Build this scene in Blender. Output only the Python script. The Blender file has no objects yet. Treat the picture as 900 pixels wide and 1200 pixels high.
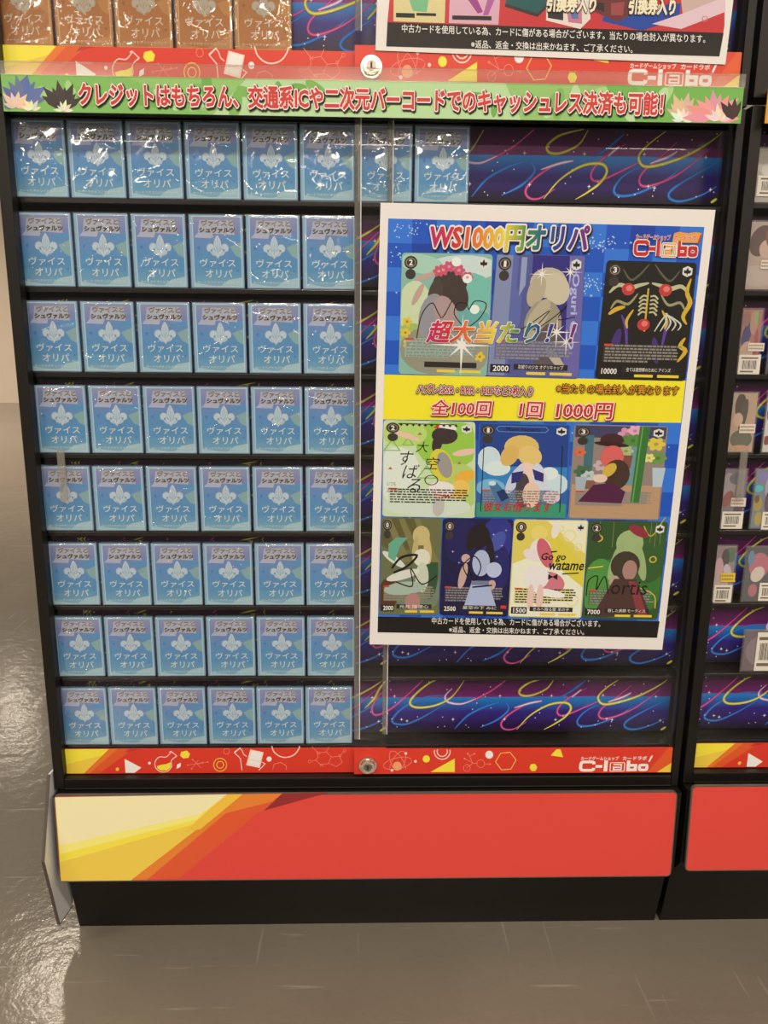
import bpy, bmesh, math, random
from mathutils import Matrix, Vector
random.seed(7)
S = bpy.context.scene
COL = S.collection

# ------------------------------------------------------------------ camera
CAM = Vector((.4360, -1.0142, .9106))
YAW, PITCH, ROLL, FPX = -.0273, .2230, .0094, 923.7
_fwd = Vector((-math.sin(YAW)*math.cos(PITCH), math.cos(YAW)*math.cos(PITCH), -math.sin(PITCH)))
_r0 = Vector((math.cos(YAW), math.sin(YAW), 0)); _u0 = _r0.cross(_fwd)
_R = math.cos(ROLL)*_r0 + math.sin(ROLL)*_u0
_U = -math.sin(ROLL)*_r0 + math.cos(ROLL)*_u0
cd = bpy.data.cameras.new('camera'); cam = bpy.data.objects.new('camera', cd); COL.objects.link(cam)
cd.sensor_fit = 'VERTICAL'; cd.sensor_height = 36; cd.sensor_width = 27; cd.lens = FPX*36/1200
cd.clip_start = .02
cam.matrix_world = Matrix(((_R.x, _U.x, -_fwd.x, CAM.x), (_R.y, _U.y, -_fwd.y, CAM.y), (_R.z, _U.z, -_fwd.z, CAM.z), (0, 0, 0, 1)))
S.camera = cam

# ------------------------------------------------------------------ world, lights, exposure
w = bpy.data.worlds.new('World'); S.world = w; w.use_nodes = True
bg = w.node_tree.nodes['Background']; bg.inputs[0].default_value = (1.0, .86, .70, 1); bg.inputs[1].default_value = .30
def area(name, x, y, sx, sy, e, z=2.7):
    l = bpy.data.lights.new(name, 'AREA'); l.shape = 'RECTANGLE'; l.size = sx; l.size_y = sy
    l.energy = e; l.color = (1.0, .85, .67)
    o = bpy.data.objects.new(name, l); COL.objects.link(o); o.location = (x, y, z); return o
for _x, _y in ((-2.0, -1.5), (.55, -1.5), (3.1, -1.5), (-2.0, -3.3), (.55, -3.3), (3.1, -3.3)):
    area('ceiling_and_fill_lamp', _x, _y, 1.2, .16, 40)
for _x in (-2.0, .55, 3.1):
    area('ceiling_and_fill_lamp', _x, -5.65, 1.2, .16, 70)  # added fill lamps, set low behind the camera for glints on the film
for _x in (-2.0, .55, 3.2):
    area('ceiling_and_fill_lamp', _x, -7.25, .8, .04, 1.4)
for _x, _y in ((-1.25, 2.75), (-2.85, 5.9)):
    area('ceiling_and_fill_lamp', _x, _y, .22, .45, 10)
for _x, _y in ((-4.9, 5.6), (-5.5, 2.6), (-4.2, 4.2)):
    area('ceiling_and_fill_lamp', _x, _y, 1.2, .3, 135)  # added fill lamps out of view, brightening the far wall and floor
V = S.view_settings
V.view_transform = 'Standard'; V.look = 'None'; V.exposure = -0.10; V.gamma = 1; V.use_curve_mapping = False
S.cycles.transparent_max_bounces = 20
S.cycles.use_denoising = True

# ------------------------------------------------------------------ helpers
FZ = .020                                   # floor height
def at(px, py, Y=0.):
    """the point of the upright plane y=Y seen at a place of the photograph"""
    d = _fwd + (px-450)/FPX*_R - (py-600)/FPX*_U
    return CAM + d*((Y-CAM.y)/d.y)
def lin(c): return tuple(((v/255+.055)/1.055)**2.4 if v/255 > .04045 else v/255/12.92 for v in c)
ILL = (1.09, .95, .76)                      # how a white sheet reads under the lamps
def alb(c): return tuple(min(.92, a/b) for a, b in zip(lin(c), ILL))
_M = {}
def mat(name, c=None, rough=.5, spec=.4, metal=0., raw=None, coat=0.):
    if name in _M: return _M[name]
    m = bpy.data.materials.new(name); m.use_nodes = True
    b = m.node_tree.nodes['Principled BSDF']
    rgb = raw if raw is not None else alb(c)
    b.inputs['Base Color'].default_value = (*rgb, 1); b.inputs['Roughness'].default_value = rough
    b.inputs['Metallic'].default_value = metal; b.inputs['Specular IOR Level'].default_value = spec
    if coat: b.inputs['Coat Weight'].default_value = coat; b.inputs['Coat Roughness'].default_value = .1
    m.diffuse_color = (*rgb, 1)
    _M[name] = m; return m
def P(r, g, b, rough=.45, spec=.3):          # a printing ink
    return mat('ink_%d_%d_%d' % (r, g, b), (r, g, b), rough, spec)
def ramp_mat(name, stops, axis='Z', rough=.4, spec=.3, noise=0.):
    m = bpy.data.materials.new(name); m.use_nodes = True; nt = m.node_tree; b = nt.nodes['Principled BSDF']
    tc = nt.nodes.new('ShaderNodeTexCoord'); sx = nt.nodes.new('ShaderNodeSeparateXYZ')
    nt.links.new(tc.outputs['Generated'], sx.inputs[0])
    cr = nt.nodes.new('ShaderNodeValToRGB'); els = cr.color_ramp.elements
    while len(els) < len(stops): els.new(.5)
    for e, (p, c) in zip(els, stops): e.position = p; e.color = (*alb(c), 1)
    src = sx.outputs[axis]
    if noise:
        nz = nt.nodes.new('ShaderNodeTexNoise'); nz.inputs['Scale'].default_value = 3.0
        nt.links.new(tc.outputs['Generated'], nz.inputs['Vector'])
        ma = nt.nodes.new('ShaderNodeMath'); ma.operation = 'MULTIPLY_ADD'; ma.inputs[1].default_value = noise; 
        sb = nt.nodes.new('ShaderNodeMath'); sb.operation = 'SUBTRACT'; sb.inputs[1].default_value = noise*.5
        nt.links.new(nz.outputs['Fac'], ma.inputs[0]); nt.links.new(src, sb.inputs[0]); nt.links.new(sb.outputs[0], ma.inputs[2]); src = ma.outputs[0]
    nt.links.new(src, cr.inputs[0]); nt.links.new(cr.outputs[0], b.inputs['Base Color'])
    b.inputs['Roughness'].default_value = rough; b.inputs['Specular IOR Level'].default_value = spec
    return m
def clear_mat(name, ior=1.45, tint=(1, 1, 1), rough=.0, boost=1., haze=0.):
    m = bpy.data.materials.new(name); m.use_nodes = True; nt = m.node_tree; nt.nodes.clear()
    out = nt.nodes.new('ShaderNodeOutputMaterial'); mx = nt.nodes.new('ShaderNodeMixShader')
    tr = nt.nodes.new('ShaderNodeBsdfTransparent'); tr.inputs[0].default_value = (*tint, 1)
    gl = nt.nodes.new('ShaderNodeBsdfGlossy'); gl.inputs['Roughness'].default_value = rough
    fr = nt.nodes.new('ShaderNodeFresnel'); fr.inputs[0].default_value = ior
    ge = nt.nodes.new('ShaderNodeNewGeometry'); io = nt.nodes.new('ShaderNodeMapRange')      # same reflectance from either side
    io.inputs['To Min'].default_value = ior; io.inputs['To Max'].default_value = 1/ior
    nt.links.new(ge.outputs['Backfacing'], io.inputs['Value']); nt.links.new(io.outputs[0], fr.inputs[0])
    mu = nt.nodes.new('ShaderNodeMath'); mu.operation = 'MULTIPLY'; mu.inputs[1].default_value = boost; mu.use_clamp = True
    nt.links.new(fr.outputs[0], mu.inputs[0]); nt.links.new(mu.outputs[0], mx.inputs[0])
    base = tr.outputs[0]
    if haze:
        df = nt.nodes.new('ShaderNodeBsdfDiffuse'); df.inputs[0].default_value = (.8, .8, .8, 1)
        m2 = nt.nodes.new('ShaderNodeMixShader'); m2.inputs[0].default_value = haze
        nt.links.new(base, m2.inputs[1]); nt.links.new(df.outputs[0], m2.inputs[2]); base = m2.outputs[0]
    nt.links.new(base, mx.inputs[1]); nt.links.new(gl.outputs[0], mx.inputs[2]); nt.links.new(mx.outputs[0], out.inputs[0])
    return m

def mk(name, verts, faces, mats, idx=None, parent=None, org=(0, 0, 0), smooth=False):
    me = bpy.data.meshes.new(name)
    me.from_pydata([(v[0]-org[0], v[1]-org[1], v[2]-org[2]) for v in verts], [], faces)
    for m in (mats if isinstance(mats, (list, tuple)) else [mats]): me.materials.append(m)
    if idx: me.polygons.foreach_set('material_index', idx)
    if smooth: me.polygons.foreach_set('use_smooth', [True]*len(me.polygons))
    me.update()
    o = bpy.data.objects.new(name, me); COL.objects.link(o)
    if parent is not None: o.parent = parent
    return o
def thing(name, label, cat, loc=(0, 0, 0), group=None):
    o = bpy.data.objects.new(name, None); COL.objects.link(o); o.location = loc; o.empty_display_size = .02
    tag(o, label, cat, group); return o
def tag(o, label, cat, group=None):
    o['label'] = label; o['category'] = cat
    if group: o['group'] = group
class Solid:
    """collects bevelled boxes and tubes into one mesh"""
    def __init__(s): s.bm = bmesh.new(); s.mats = []
    def mi(s, m):
        if m not in s.mats: s.mats.append(m)
        return s.mats.index(m)
    def box(s, x0, x1, y0, y1, z0, z1, m, bev=0.):
        t = bmesh.new(); bmesh.ops.create_cube(t, size=1)
        for v in t.verts: v.co = ((x0+x1)/2+v.co.x*(x1-x0), (y0+y1)/2+v.co.y*(y1-y0), (z0+z1)/2+v.co.z*(z1-z0))
        if bev: bmesh.ops.bevel(t, geom=t.edges[:], offset=bev, segments=2, affect='EDGES', profile=.5)
        s.add(t, m)
    def prism(s, prof, axis, a0, a1, m):      # prof: list of 2D points, extruded along axis
        t = bmesh.new()
        f = {'x': lambda p, a: (a, p[0], p[1]), 'y': lambda p, a: (p[0], a, p[1]), 'z': lambda p, a: (p[0], p[1], a)}[axis]
        A = [t.verts.new(f(p, a0)) for p in prof]; B = [t.verts.new(f(p, a1)) for p in prof]
        t.faces.new(A); t.faces.new(B[::-1]); n = len(prof)
        for i in range(n): t.faces.new((A[i], B[i], B[(i+1) % n], A[(i+1) % n]))
        bmesh.ops.recalc_face_normals(t, faces=t.faces[:]); s.add(t, m)
    def cyl(s, c, r0, r1, y0, y1, m, n=28):   # along y
        t = bmesh.new()
        bmesh.ops.create_cone(t, cap_ends=True, segments=n, radius1=r0, radius2=r1, depth=abs(y1-y0))
        for v in t.verts: v.co = Vector((c[0]+v.co.x, y0+(v.co.z/abs(y1-y0)+.5)*(y1-y0), c[1]+v.co.y))
        bmesh.ops.recalc_face_normals(t, faces=t.faces[:]); s.add(t, m)
    def add(s, t, m):
        k = s.mi(m); me = bpy.data.meshes.new('tmp')
        for f in t.faces: f.material_index = k
        t.to_mesh(me); t.free(); s.bm.from_mesh(me); bpy.data.meshes.remove(me)
    def build(s, name, parent=None, org=(0, 0, 0)):
        me = bpy.data.meshes.new(name)
        for v in s.bm.verts: v.co -= Vector(org)
        s.bm.to_mesh(me); s.bm.free()
        for m in s.mats: me.materials.append(m)
        o = bpy.data.objects.new(name, me); COL.objects.link(o)
        if parent is not None: o.parent = parent
        return o

from mathutils.geometry import delaunay_2d_cdt
_GL = {}
def glyphs(s):
    """the letters of a text as separate islands: [(points, faces)]"""
    if s not in _GL:
        c = bpy.data.curves.new('t', 'FONT'); c.body = s; c.dimensions = '2D'; c.fill_mode = 'FRONT'; c.resolution_u = 2
        o = bpy.data.objects.new('t', c); me = bpy.data.meshes.new_from_object(o)
        vs = [(v.co.x, v.co.y) for v in me.vertices]; fs = [tuple(p.vertices) for p in me.polygons]
        bpy.data.objects.remove(o); bpy.data.curves.remove(c); bpy.data.meshes.remove(me)
        pos = {}; par = list(range(len(vs)))
        def find(i):
            while par[i] != i: par[i] = par[par[i]]; i = par[i]
            return i
        for i, p in enumerate(vs):
            k = (round(p[0], 5), round(p[1], 5))
            if k in pos: par[find(i)] = find(pos[k])
            else: pos[k] = i
        for f in fs:
            for q in f[1:]: par[find(q)] = find(f[0])
        isl = {}
        for f in fs: isl.setdefault(find(f[0]), []).append(f)
        out = []
        for fl in isl.values():
            m = {}; P_ = []; F_ = []
            for f in fl:
                g = []
                for q in f:
                    k = (round(vs[q][0], 5), round(vs[q][1], 5))
                    if k not in m: m[k] = len(P_); P_.append(vs[q])
                    g.append(m[k])
                if len(set(g)) == len(g): F_.append(tuple(g))
            out.append((P_, F_))
        _GL[s] = out
    return _GL[s]
_FAT = {}
def fat(s, off):
    """the same letters grown by off on every side"""
    if off < 1e-6: return glyphs(s)
    k = (s, off)
    if k not in _FAT:
        out = []
        for P_, F_ in glyphs(s):
            cnt = {}
            for f in F_:
                for i in range(len(f)):
                    e = (f[i], f[(i+1) % len(f)]); cnt[tuple(sorted(e))] = cnt.get(tuple(sorted(e)), 0)+1
            V = [Vector(p) for p in P_]; F2 = [list(f) for f in F_]; used_ = set()
            for (i, j), n in cnt.items():
                if n != 1: continue
                a, b = V[i], V[j]; d = b-a
                if d.length < 1e-6: continue
                nn = Vector((-d.y, d.x)).normalized()*off; q = len(V)
                V += [a+nn, a-nn, b-nn, b+nn]; F2.append([q, q+1, q+2, q+3]); used_ |= {i, j}
            nd = 8 if off > .03 else 6
            for i in used_:
                q = len(V); V += [V[i]+Vector((math.cos(2*math.pi*(t+.5)/nd), math.sin(2*math.pi*(t+.5)/nd)))*off/math.cos(math.pi/nd)*.97 for t in range(nd)]; F2.append(list(range(q, q+nd)))
            r = delaunay_2d_cdt(V, [], F2, 1, 1e-5)
            segs = [(V[i], V[j]) for (i, j), n in cnt.items() if n == 1]; tris = [[P_[q] for q in f] for f in F_]
            def keep(f):
                c = sum((r[0][q] for q in f), Vector((0, 0)))/len(f)
                for a, b in segs:
                    d = b-a; t = max(0, min(1, (c-a).dot(d)/max(1e-12, d.length_squared)))
                    if (c-a-d*t).length <= off*1.01: return True
                for t in tris:
                    g = [(t[i][0]-c.x)*(t[(i+1) % len(t)][1]-c.y)-(t[i][1]-c.y)*(t[(i+1) % len(t)][0]-c.x) for i in range(len(t))]
                    if all(v >= 0 for v in g) or all(v <= 0 for v in g): return True
                return False
            out.append(([(v.x, v.y) for v in r[0]], [tuple(f) for f in r[2] if keep(f)]))
        _FAT[k] = out
    return _FAT[k]
def smooth(p, n=6, closed=False):
    """Catmull-Rom through the points"""
    out = []; m = len(p)
    for i in range(m if closed else m-1):
        g = (lambda j: p[j % m]) if closed else (lambda j: p[max(0, min(m-1, j))])
        a, b, c, d = g(i-1), g(i), g(i+1), g(i+2)
        for k in range(n):
            t = k/n
            out.append(tuple(.5*(2*b[q]+(c[q]-a[q])*t+(2*a[q]-5*b[q]+4*c[q]-d[q])*t*t+(3*b[q]-a[q]-3*c[q]+d[q])*t**3) for q in (0, 1)))
    if not closed: out.append(tuple(p[-1]))
    return out
def ell(cx, cy, rx, ry, n=20, rot=0.):
    r = math.radians(rot)
    return [(cx+rx*math.cos(a)*math.cos(r)-ry*math.sin(a)*math.sin(r), cy+rx*math.cos(a)*math.sin(r)+ry*math.sin(a)*math.cos(r)) for a in (2*math.pi*i/n for i in range(n))]
def star(cx, cy, R, r, n=5, rot=90):
    return [(cx+(R if i % 2 == 0 else r)*math.cos(math.radians(rot+180*i/n)), cy+(R if i % 2 == 0 else r)*math.sin(math.radians(rot+180*i/n))) for i in range(2*n)]
class Flat:
    """printing on an upright face: overlapping inks lie a few hundredths of a millimetre one over the other"""
    EPS = .000016
    def __init__(s, Y, fn=None): s.Y = Y; s.fn = fn or (lambda x, z: (x, z)); s.items = []; s.v = []; s.f = []; s.i = []; s.m = []
    def mi(s, m):
        if m not in s.m: s.m.append(m)
        return s.m.index(m)
    def raw(s, pts, faces, m, L):
        if not pts or not faces: return
        s.items.append((L, len(s.items), pts, faces, s.mi(m), (min(p[0] for p in pts), max(p[0] for p in pts), min(p[1] for p in pts), max(p[1] for p in pts))))
    def resolve(s):
        done = []
        for L, _, pts, faces, k, bb in sorted(s.items, key=lambda t: (t[0], t[1])):
            d = 0
            for b2, d2 in done:
                if d2 >= d and bb[0] < b2[1] and bb[1] > b2[0] and bb[2] < b2[3] and bb[3] > b2[2]: d = d2+1
            done.append((bb, d)); b = len(s.v); y = s.Y-(d+1)*s.EPS
            s.v += [(p[0], y, p[1]) for p in pts]
            for f in faces:
                a = sum(pts[f[i]][0]*pts[f[(i+1) % len(f)]][1]-pts[f[(i+1) % len(f)]][0]*pts[f[i]][1] for i in range(len(f)))
                if a < 0: f = f[::-1]
                s.f.append(tuple(b+q for q in f)); s.i.append(k)
        s.items = []
    def poly(s, pts, m, L=1):
        q = [s.fn(*p) for p in pts]; s.raw(q, [tuple(range(len(q)))], m, L)
    def rect(s, x0, z0, x1, z1, m, L=1): s.poly([(x0, z0), (x1, z0), (x1, z1), (x0, z1)], m, L)
    def disc(s, cx, cz, r, m, L=1, n=24): s.poly(ell(cx, cz, r, r, n), m, L)
    def stroke(s, pts, wd, m, L=1, closed=False, taper=False):
        """a line; its width is in the units of the points"""
        n = len(pts); A = []; B = []
        for i in range(n):
            p = pts[i]; a = pts[(i-1) % n] if (closed or i > 0) else p; c = pts[(i+1) % n] if (closed or i < n-1) else p
            d1 = (p[0]-a[0], p[1]-a[1]); d2 = (c[0]-p[0], c[1]-p[1])
            l1 = math.hypot(*d1) or 0; l2 = math.hypot(*d2) or 0
            u1 = (d1[0]/l1, d1[1]/l1) if l1 else None; u2 = (d2[0]/l2, d2[1]/l2) if l2 else None
            u1 = u1 or u2 or (1, 0); u2 = u2 or u1
            nx, ny = -(u1[1]+u2[1]), u1[0]+u2[0]; l = math.hypot(nx, ny)
            if l < .2: nx, ny, l = -u1[1], u1[0], 1
            nx /= l; ny /= l; k = 1/max(.5, nx*-u1[1]+ny*u1[0])
            h = wd/2*k
            if taper and not closed: h *= max(.12, math.sin(math.pi*min(1, max(0, (i+.5)/n))))**.6
            A.append((p[0]+nx*h, p[1]+ny*h)); B.append((p[0]-nx*h, p[1]-ny*h))
        q = [s.fn(*p) for p in A+B]
        fs = [(i, (i+1) % n, n+(i+1) % n, n+i) for i in range(n if closed else n-1)]
        s.raw(q, fs, m, L)
    def ring(s, cx, cz, r, wd, m, L=1, n=28): s.stroke(ell(cx, cz, r, r, n), wd, m, L, True)
    def text(s, t, x0, z0, x1, z1, m, L=1, off=.0, base=None, slant=0., rise=0., d=(0, 0)):
        """fits the writing into a box; off thickens it by a share of the letter height; rise lifts its right end"""
        V0 = [v for P_, _ in glyphs(t) for v in P_]
        xa = min(v[0] for v in V0); xb = max(v[0] for v in V0); za = min(v[1] for v in V0); zb = max(v[1] for v in V0)
        for V1, F1 in fat(t, off):
            q = []
            for (x, z) in V1:
                u = (x-xa)/(xb-xa); v = (z-za)/(zb-za)
                q.append(s.fn(x0+(x1-x0)*u+slant*(z1-z0)*(v-.5)+d[0], z0+(z1-z0)*v+rise*(u-.5)+d[1]))
            s.raw(q, F1, m, L)
    def build(s, name, parent=None, org=(0, 0, 0)):
        s.resolve(); return mk(name, s.v, s.f, s.m, s.i, parent, org)

# ------------------------------------------------------------------ common materials
M_black = mat('black_metal', (22, 17, 13), .42, .35)
M_shelf = mat('black_shelf', (24, 18, 16), .25, .5)
M_dark = mat('dark_board', (22, 17, 14), .6, .2)
M_chrome = mat('chrome', raw=(.62, .58, .52), rough=.18, metal=1.)
M_hole = mat('keyhole_black', raw=(.01, .01, .01), rough=.6)
M_glass = clear_mat('clear_glass', 1.45, (.985, .99, .985))
M_clear = clear_mat('clear_back_of_glass', 1.0, (1, 1, 1), boost=0.)
M_acryl = clear_mat('clear_acrylic', 1.5, (.74, .72, .69), .08, 1.2, haze=.10)
M_lip = clear_mat('clear_plastic_lip', 1.5, (.95, .93, .9), .06, 1.2, haze=.08)
M_film = clear_mat('cellophane', 1.55, (.97, .97, .97), .05, 1.9, haze=.03)
M_lam = clear_mat('laminate_film', 1.5, (.97, .97, .97), .10, .55)
M_white = mat('white_paper', (243, 230, 212), .6, .2)
RED = P(222, 58, 38, .35, .4); RED_D = P(196, 50, 32, .35, .4); ORG = P(233, 116, 42, .35, .4); ORG2 = P(226, 88, 38, .35, .4)
YEL = P(246, 222, 60, .35, .4); YEL2 = P(240, 198, 66, .35, .4); CREAM = P(246, 226, 165, .35, .4)
WHT = P(244, 232, 214); PINK = P(238, 132, 108); BLK = P(24, 18, 16); PALE = P(246, 214, 190)
TXT_RED = P(206, 62, 56); GOLD = P(240, 205, 60)

# ------------------------------------------------------------------ the setting: floor and far wall
def floor_mat():
    m = bpy.data.materials.new('polished_vinyl_floor'); m.use_nodes = True; nt = m.node_tree; b = nt.nodes['Principled BSDF']
    N = nt.nodes.new; Lk = nt.links.new
    tc = N('ShaderNodeTexCoord')
    n1 = N('ShaderNodeTexNoise'); n1.inputs['Scale'].default_value = 2.2; n1.inputs['Detail'].default_value = 6; Lk(tc.outputs['Object'], n1.inputs['Vector'])
    r1 = N('ShaderNodeValToRGB'); e = r1.color_ramp.elements
    e[0].position = .3; e[0].color = (.150, .132, .108, 1); e[1].position = .72; e[1].color = (.190, .168, .138, 1); Lk(n1.outputs['Fac'], r1.inputs[0])
    # pale scuffs in both directions
    last = r1.outputs[0]
    for sc, seed, th in (((9, 150, 1), 3.1, .685), ((120, 6, 1), 8.4, .70)):
        mp = N('ShaderNodeMapping'); mp.inputs['Scale'].default_value = sc; mp.inputs['Location'].default_value = (seed, seed*2, 0); mp.inputs['Rotation'].default_value = (0, 0, .05)
        Lk(tc.outputs['Object'], mp.inputs['Vector'])
        nz = N('ShaderNodeTexNoise'); nz.inputs['Scale'].default_value = .55; nz.inputs['Detail'].default_value = 3; Lk(mp.outputs[0], nz.inputs['Vector'])
        mr = N('ShaderNodeMapRange'); mr.inputs['From Min'].default_value = th-.03; mr.inputs['From Max'].default_value = th+.05; mr.inputs['To Max'].default_value = .55; Lk(nz.outputs['Fac'], mr.inputs['Value'])
        mx = N('ShaderNodeMix'); mx.data_type = 'RGBA'; Lk(mr.outputs[0], mx.inputs[0]); Lk(last, mx.inputs[6]); mx.inputs[7].default_value = (.36, .33, .28, 1); last = mx.outputs[2]
    Lk(last, b.inputs['Base Color'])
    b.inputs['Roughness'].default_value = .16; b.inputs['Specular IOR Level'].default_value = .45
    nb = N('ShaderNodeTexNoise'); nb.inputs['Scale'].default_value = 26; nb.inputs['Detail'].default_value = 4; nb.inputs['Roughness'].default_value = .6; Lk(tc.outputs['Object'], nb.inputs['Vector'])
    bp = N('ShaderNodeBump'); bp.inputs['Strength'].default_value = .10; bp.inputs['Distance'].default_value = .012; Lk(nb.outputs['Fac'], bp.inputs['Height']); Lk(bp.outputs[0], b.inputs['Normal'])
    return m
def slab(name, x0, x1, y0, y1, z0, z1, m):
    s = Solid(); s.box(x0, x1, y0, y1, z0, z1, m); o = s.build(name); o['kind'] = 'structure'; return o
slab('floor', -10, 12, -12, 9.0, FZ-.05, FZ, floor_mat())
slab('wall_back', -10, 12, 9.0, 9.1, FZ, 3.0, mat('beige_wall', (218, 192, 160), .7, .2))

# ------------------------------------------------------------------ showcase
W = .893
RowZ = [1.0686-.1053*i for i in range(8)]
SHELF_TOP = RowZ

# shelf print: the neon swirls, laid out in the box 60..830 x 88..235 of one printed length
NEON = {
 'y': [[(268, 95), (235, 140), (190, 163), (140, 168), (122, 155), (140, 130), (175, 103), (205, 92)],
       [(510, 92), (490, 120), (450, 137), (422, 136), (418, 122), (445, 103), (490, 92), (512, 89)],
       [(415, 228), (450, 190), (500, 162), (545, 157), (560, 172), (545, 195), (515, 215), (490, 228)],
       [(690, 92), (650, 120), (632, 142), (645, 160), (680, 158), (740, 140), (790, 115), (822, 93)],
       [(805, 235), (828, 221)], [(60, 92), (40, 118), (25, 145), (0, 170)]],
 'p': [[(385, 92), (340, 125), (290, 150), (262, 158)], [(160, 92), (120, 130), (70, 172), (30, 188), (20, 170), (35, 140), (60, 118)],
       [(480, 150), (440, 160), (395, 185), (372, 210), (380, 226), (405, 227), (440, 208)],
       [(720, 112), (680, 145), (645, 172), (638, 192), (655, 200), (700, 188), (745, 165), (800, 122)],
       [(600, 118), (555, 142), (527, 168), (525, 186), (545, 190), (600, 168), (640, 150)]],
 'b': [[(225, 138), (170, 140), (110, 165), (78, 195), (80, 210), (115, 212), (165, 190), (215, 160)],
       [(245, 226), (280, 190), (330, 165), (365, 155)], [(315, 222), (360, 202), (390, 175), (382, 155)],
       [(640, 160), (600, 180), (580, 205), (590, 219), (630, 216), (690, 192), (730, 166)],
       [(825, 148), (770, 175), (718, 205), (712, 222), (740, 229), (790, 215), (832, 192)], [(595, 98), (560, 125), (525, 145)]],
 'w': [[(235, 118), (217, 138), (225, 154), (262, 159), (300, 145)], [(405, 170), (450, 157), (480, 152)], [(660, 155), (700, 142), (722, 130)], [(560, 142), (585, 122)]],
}
M_neon_base = ramp_mat('night_sky_print', [(0, (12, 6, 20)), (.16, (40, 14, 76)), (.38, (44, 26, 120)), (.54, (16, 100, 172)), (.625, (14, 122, 186)), (.64, (134, 30, 112)), (.78, (104, 24, 92)), (1, (40, 14, 42))], rough=.3, spec=.35, noise=.05)
NEON_C = {'y': (P(196, 176, 44), P(238, 226, 84)), 'p': (P(170, 44, 110), P(232, 96, 150)), 'b': (P(24, 92, 170), P(52, 132, 206)), 'w': (P(190, 130, 170), P(240, 214, 228))}
def neon(parent, z0, x0, x1, y, org, start=0):
    h = .088; wd = .417
    s = Solid(); s.box(x0, x1, y, y+.002, z0, z0+h, M_neon_base)
    F = Flat(y-.0002); base = s.build('shelf_print', parent, org)
    rnd = random.Random(5)
    stars = [(60+rnd.random()*770, 92+rnd.random()*135) for _ in range(46)]
    xe = .8888
    for k in (0, 1, 2):
        ox = xe-wd*(k+1) if x1 > .6 or True else 0
        ox += start
        def mp(u, v, ox=ox): return (ox+(u-60)/770*wd, z0+h*(235-v)/147)
        F.fn = mp
        for key in ('b', 'p', 'w', 'y'):
            for pts in NEON[key]:
                q = smooth(pts, 6)
                run = []
                for p in q+[None]:
                    if p is not None and x0+.002 < mp(*p)[0] < x1-.002 and 90 <= p[1] <= 233: run.append(p); continue
                    if len(run) > 2:
                        F.stroke(run, 6.4, NEON_C[key][0], 1 + 'bpwy'.index(key)*2, taper=True); F.stroke(run, 2.8, NEON_C[key][1], 2 + 'bpwy'.index(key)*2, taper=True)
                    run = []
        for (u, v) in stars:
            X = mp(u, v)[0]
            if x0+.003 < X < x1-.003: F.poly(ell(u, v, 1.5, 1.5, 6), WHT, 9)
        for (u, v) in ((80, 138), (365, 138), (505, 138), (645, 137), (790, 141), (100, 200), (240, 200), (115, 204), (380, 200), (520, 202), (660, 200), (675, 203), (808, 205)):
            X = mp(u, v)[0]
            if x0+.005 < X < x1-.005: F.poly(star(u, v, 5, 1.4, 4, 0), WHT, 9)
    # the drawing joins the printed board in one mesh
    F.resolve(); me = base.data; n = len(me.materials)
    bm = bmesh.new(); bm.from_mesh(me)
    t = bpy.data.meshes.new('tmp'); t.from_pydata([(v[0]-org[0], v[1]-org[1], v[2]-org[2]) for v in F.v], [], F.f)
    t.polygons.foreach_set('material_index', [i+n for i in F.i]); bm.from_mesh(t); bm.to_mesh(me); bm.free(); bpy.data.meshes.remove(t)
    for m in F.m: me.materials.append(m)
    return base

# the maker's lettering, in a box 0..100 x 0..26 (upper line of small kana over the large letters)
def clabo(F, fx, fz, sx, sz, main, dot, small, edge=None, L=4):
    def T(p): return (fx+p[0]*sx, fz+p[1]*sz)
    old = F.fn; F.fn = (lambda x, z, o=old: o(fx+x*sx, fz+z*sz))
    def stro(p, wd, m, closed=False, l=L): F.stroke(p, wd, m, l, closed)
    parts = [([(21.5, 12.6), (21.2, 15.4), (19, 16.8), (6, 16.8), (3.4, 15.6), (2.4, 13), (2.4, 6.2), (3.4, 3.6), (6, 2.4), (19, 2.4), (21.2, 3.8), (21.5, 6.4)], 4.6, False),
             ([(24, 9), (34, 9)], 4.6, False), ([(39, .2), (39, 19.2)], 5.4, False),
             ([(72, .2), (72, 19)], 5.0, False), ([(72, 2.8), (82.5, 2.8), (82.5, 10.5), (72, 10.5)], 4.6, False),
             (smooth([(88.6, 4.4), (88.6, 9.4), (90.2, 10.8), (97.6, 10.8), (99.2, 9.4), (99.2, 4.4), (97.6, 2.6), (90.2, 2.6)], 2, True), 4.4, True)]
    ap = [([(50, 12.0), (61.5, 12.0), (61.5, 3.4), (50.5, 3.4), (50.5, 7.4), (61.5, 7.4)], 2.1, False), ([(46, .6), (66, .6), (66.4, 2), (66.4, 13.8), (65.5, 15.2), (46.5, 15.2), (45.6, 13.8), (45.6, 2)], 1.3, True)]
    for p, wd, c in parts:
        if edge: stro(p, wd+2.6, edge, c, L-1)
        stro(p, wd, main, c)
    for p, wd, c in ap:
        if edge: stro(p, wd+2.4, edge, c, L-1)
        stro(p, wd, dot, c)
    stro([(101.5, 16.5), (105.5, 27)], 2.4, main)
    F.text('カードゲームショップ', 2, 19.5, 57, 26, small, L, .018); F.text('カードラボ', 63, 19.5, 98, 26, small, L, .018)
    if edge:
        F.text('カードゲームショップ', 2, 19.5, 57, 26, edge, L-1, .06); F.text('カードラボ', 63, 19.5, 98, 26, edge, L-1, .06)
    F.fn = old

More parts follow.
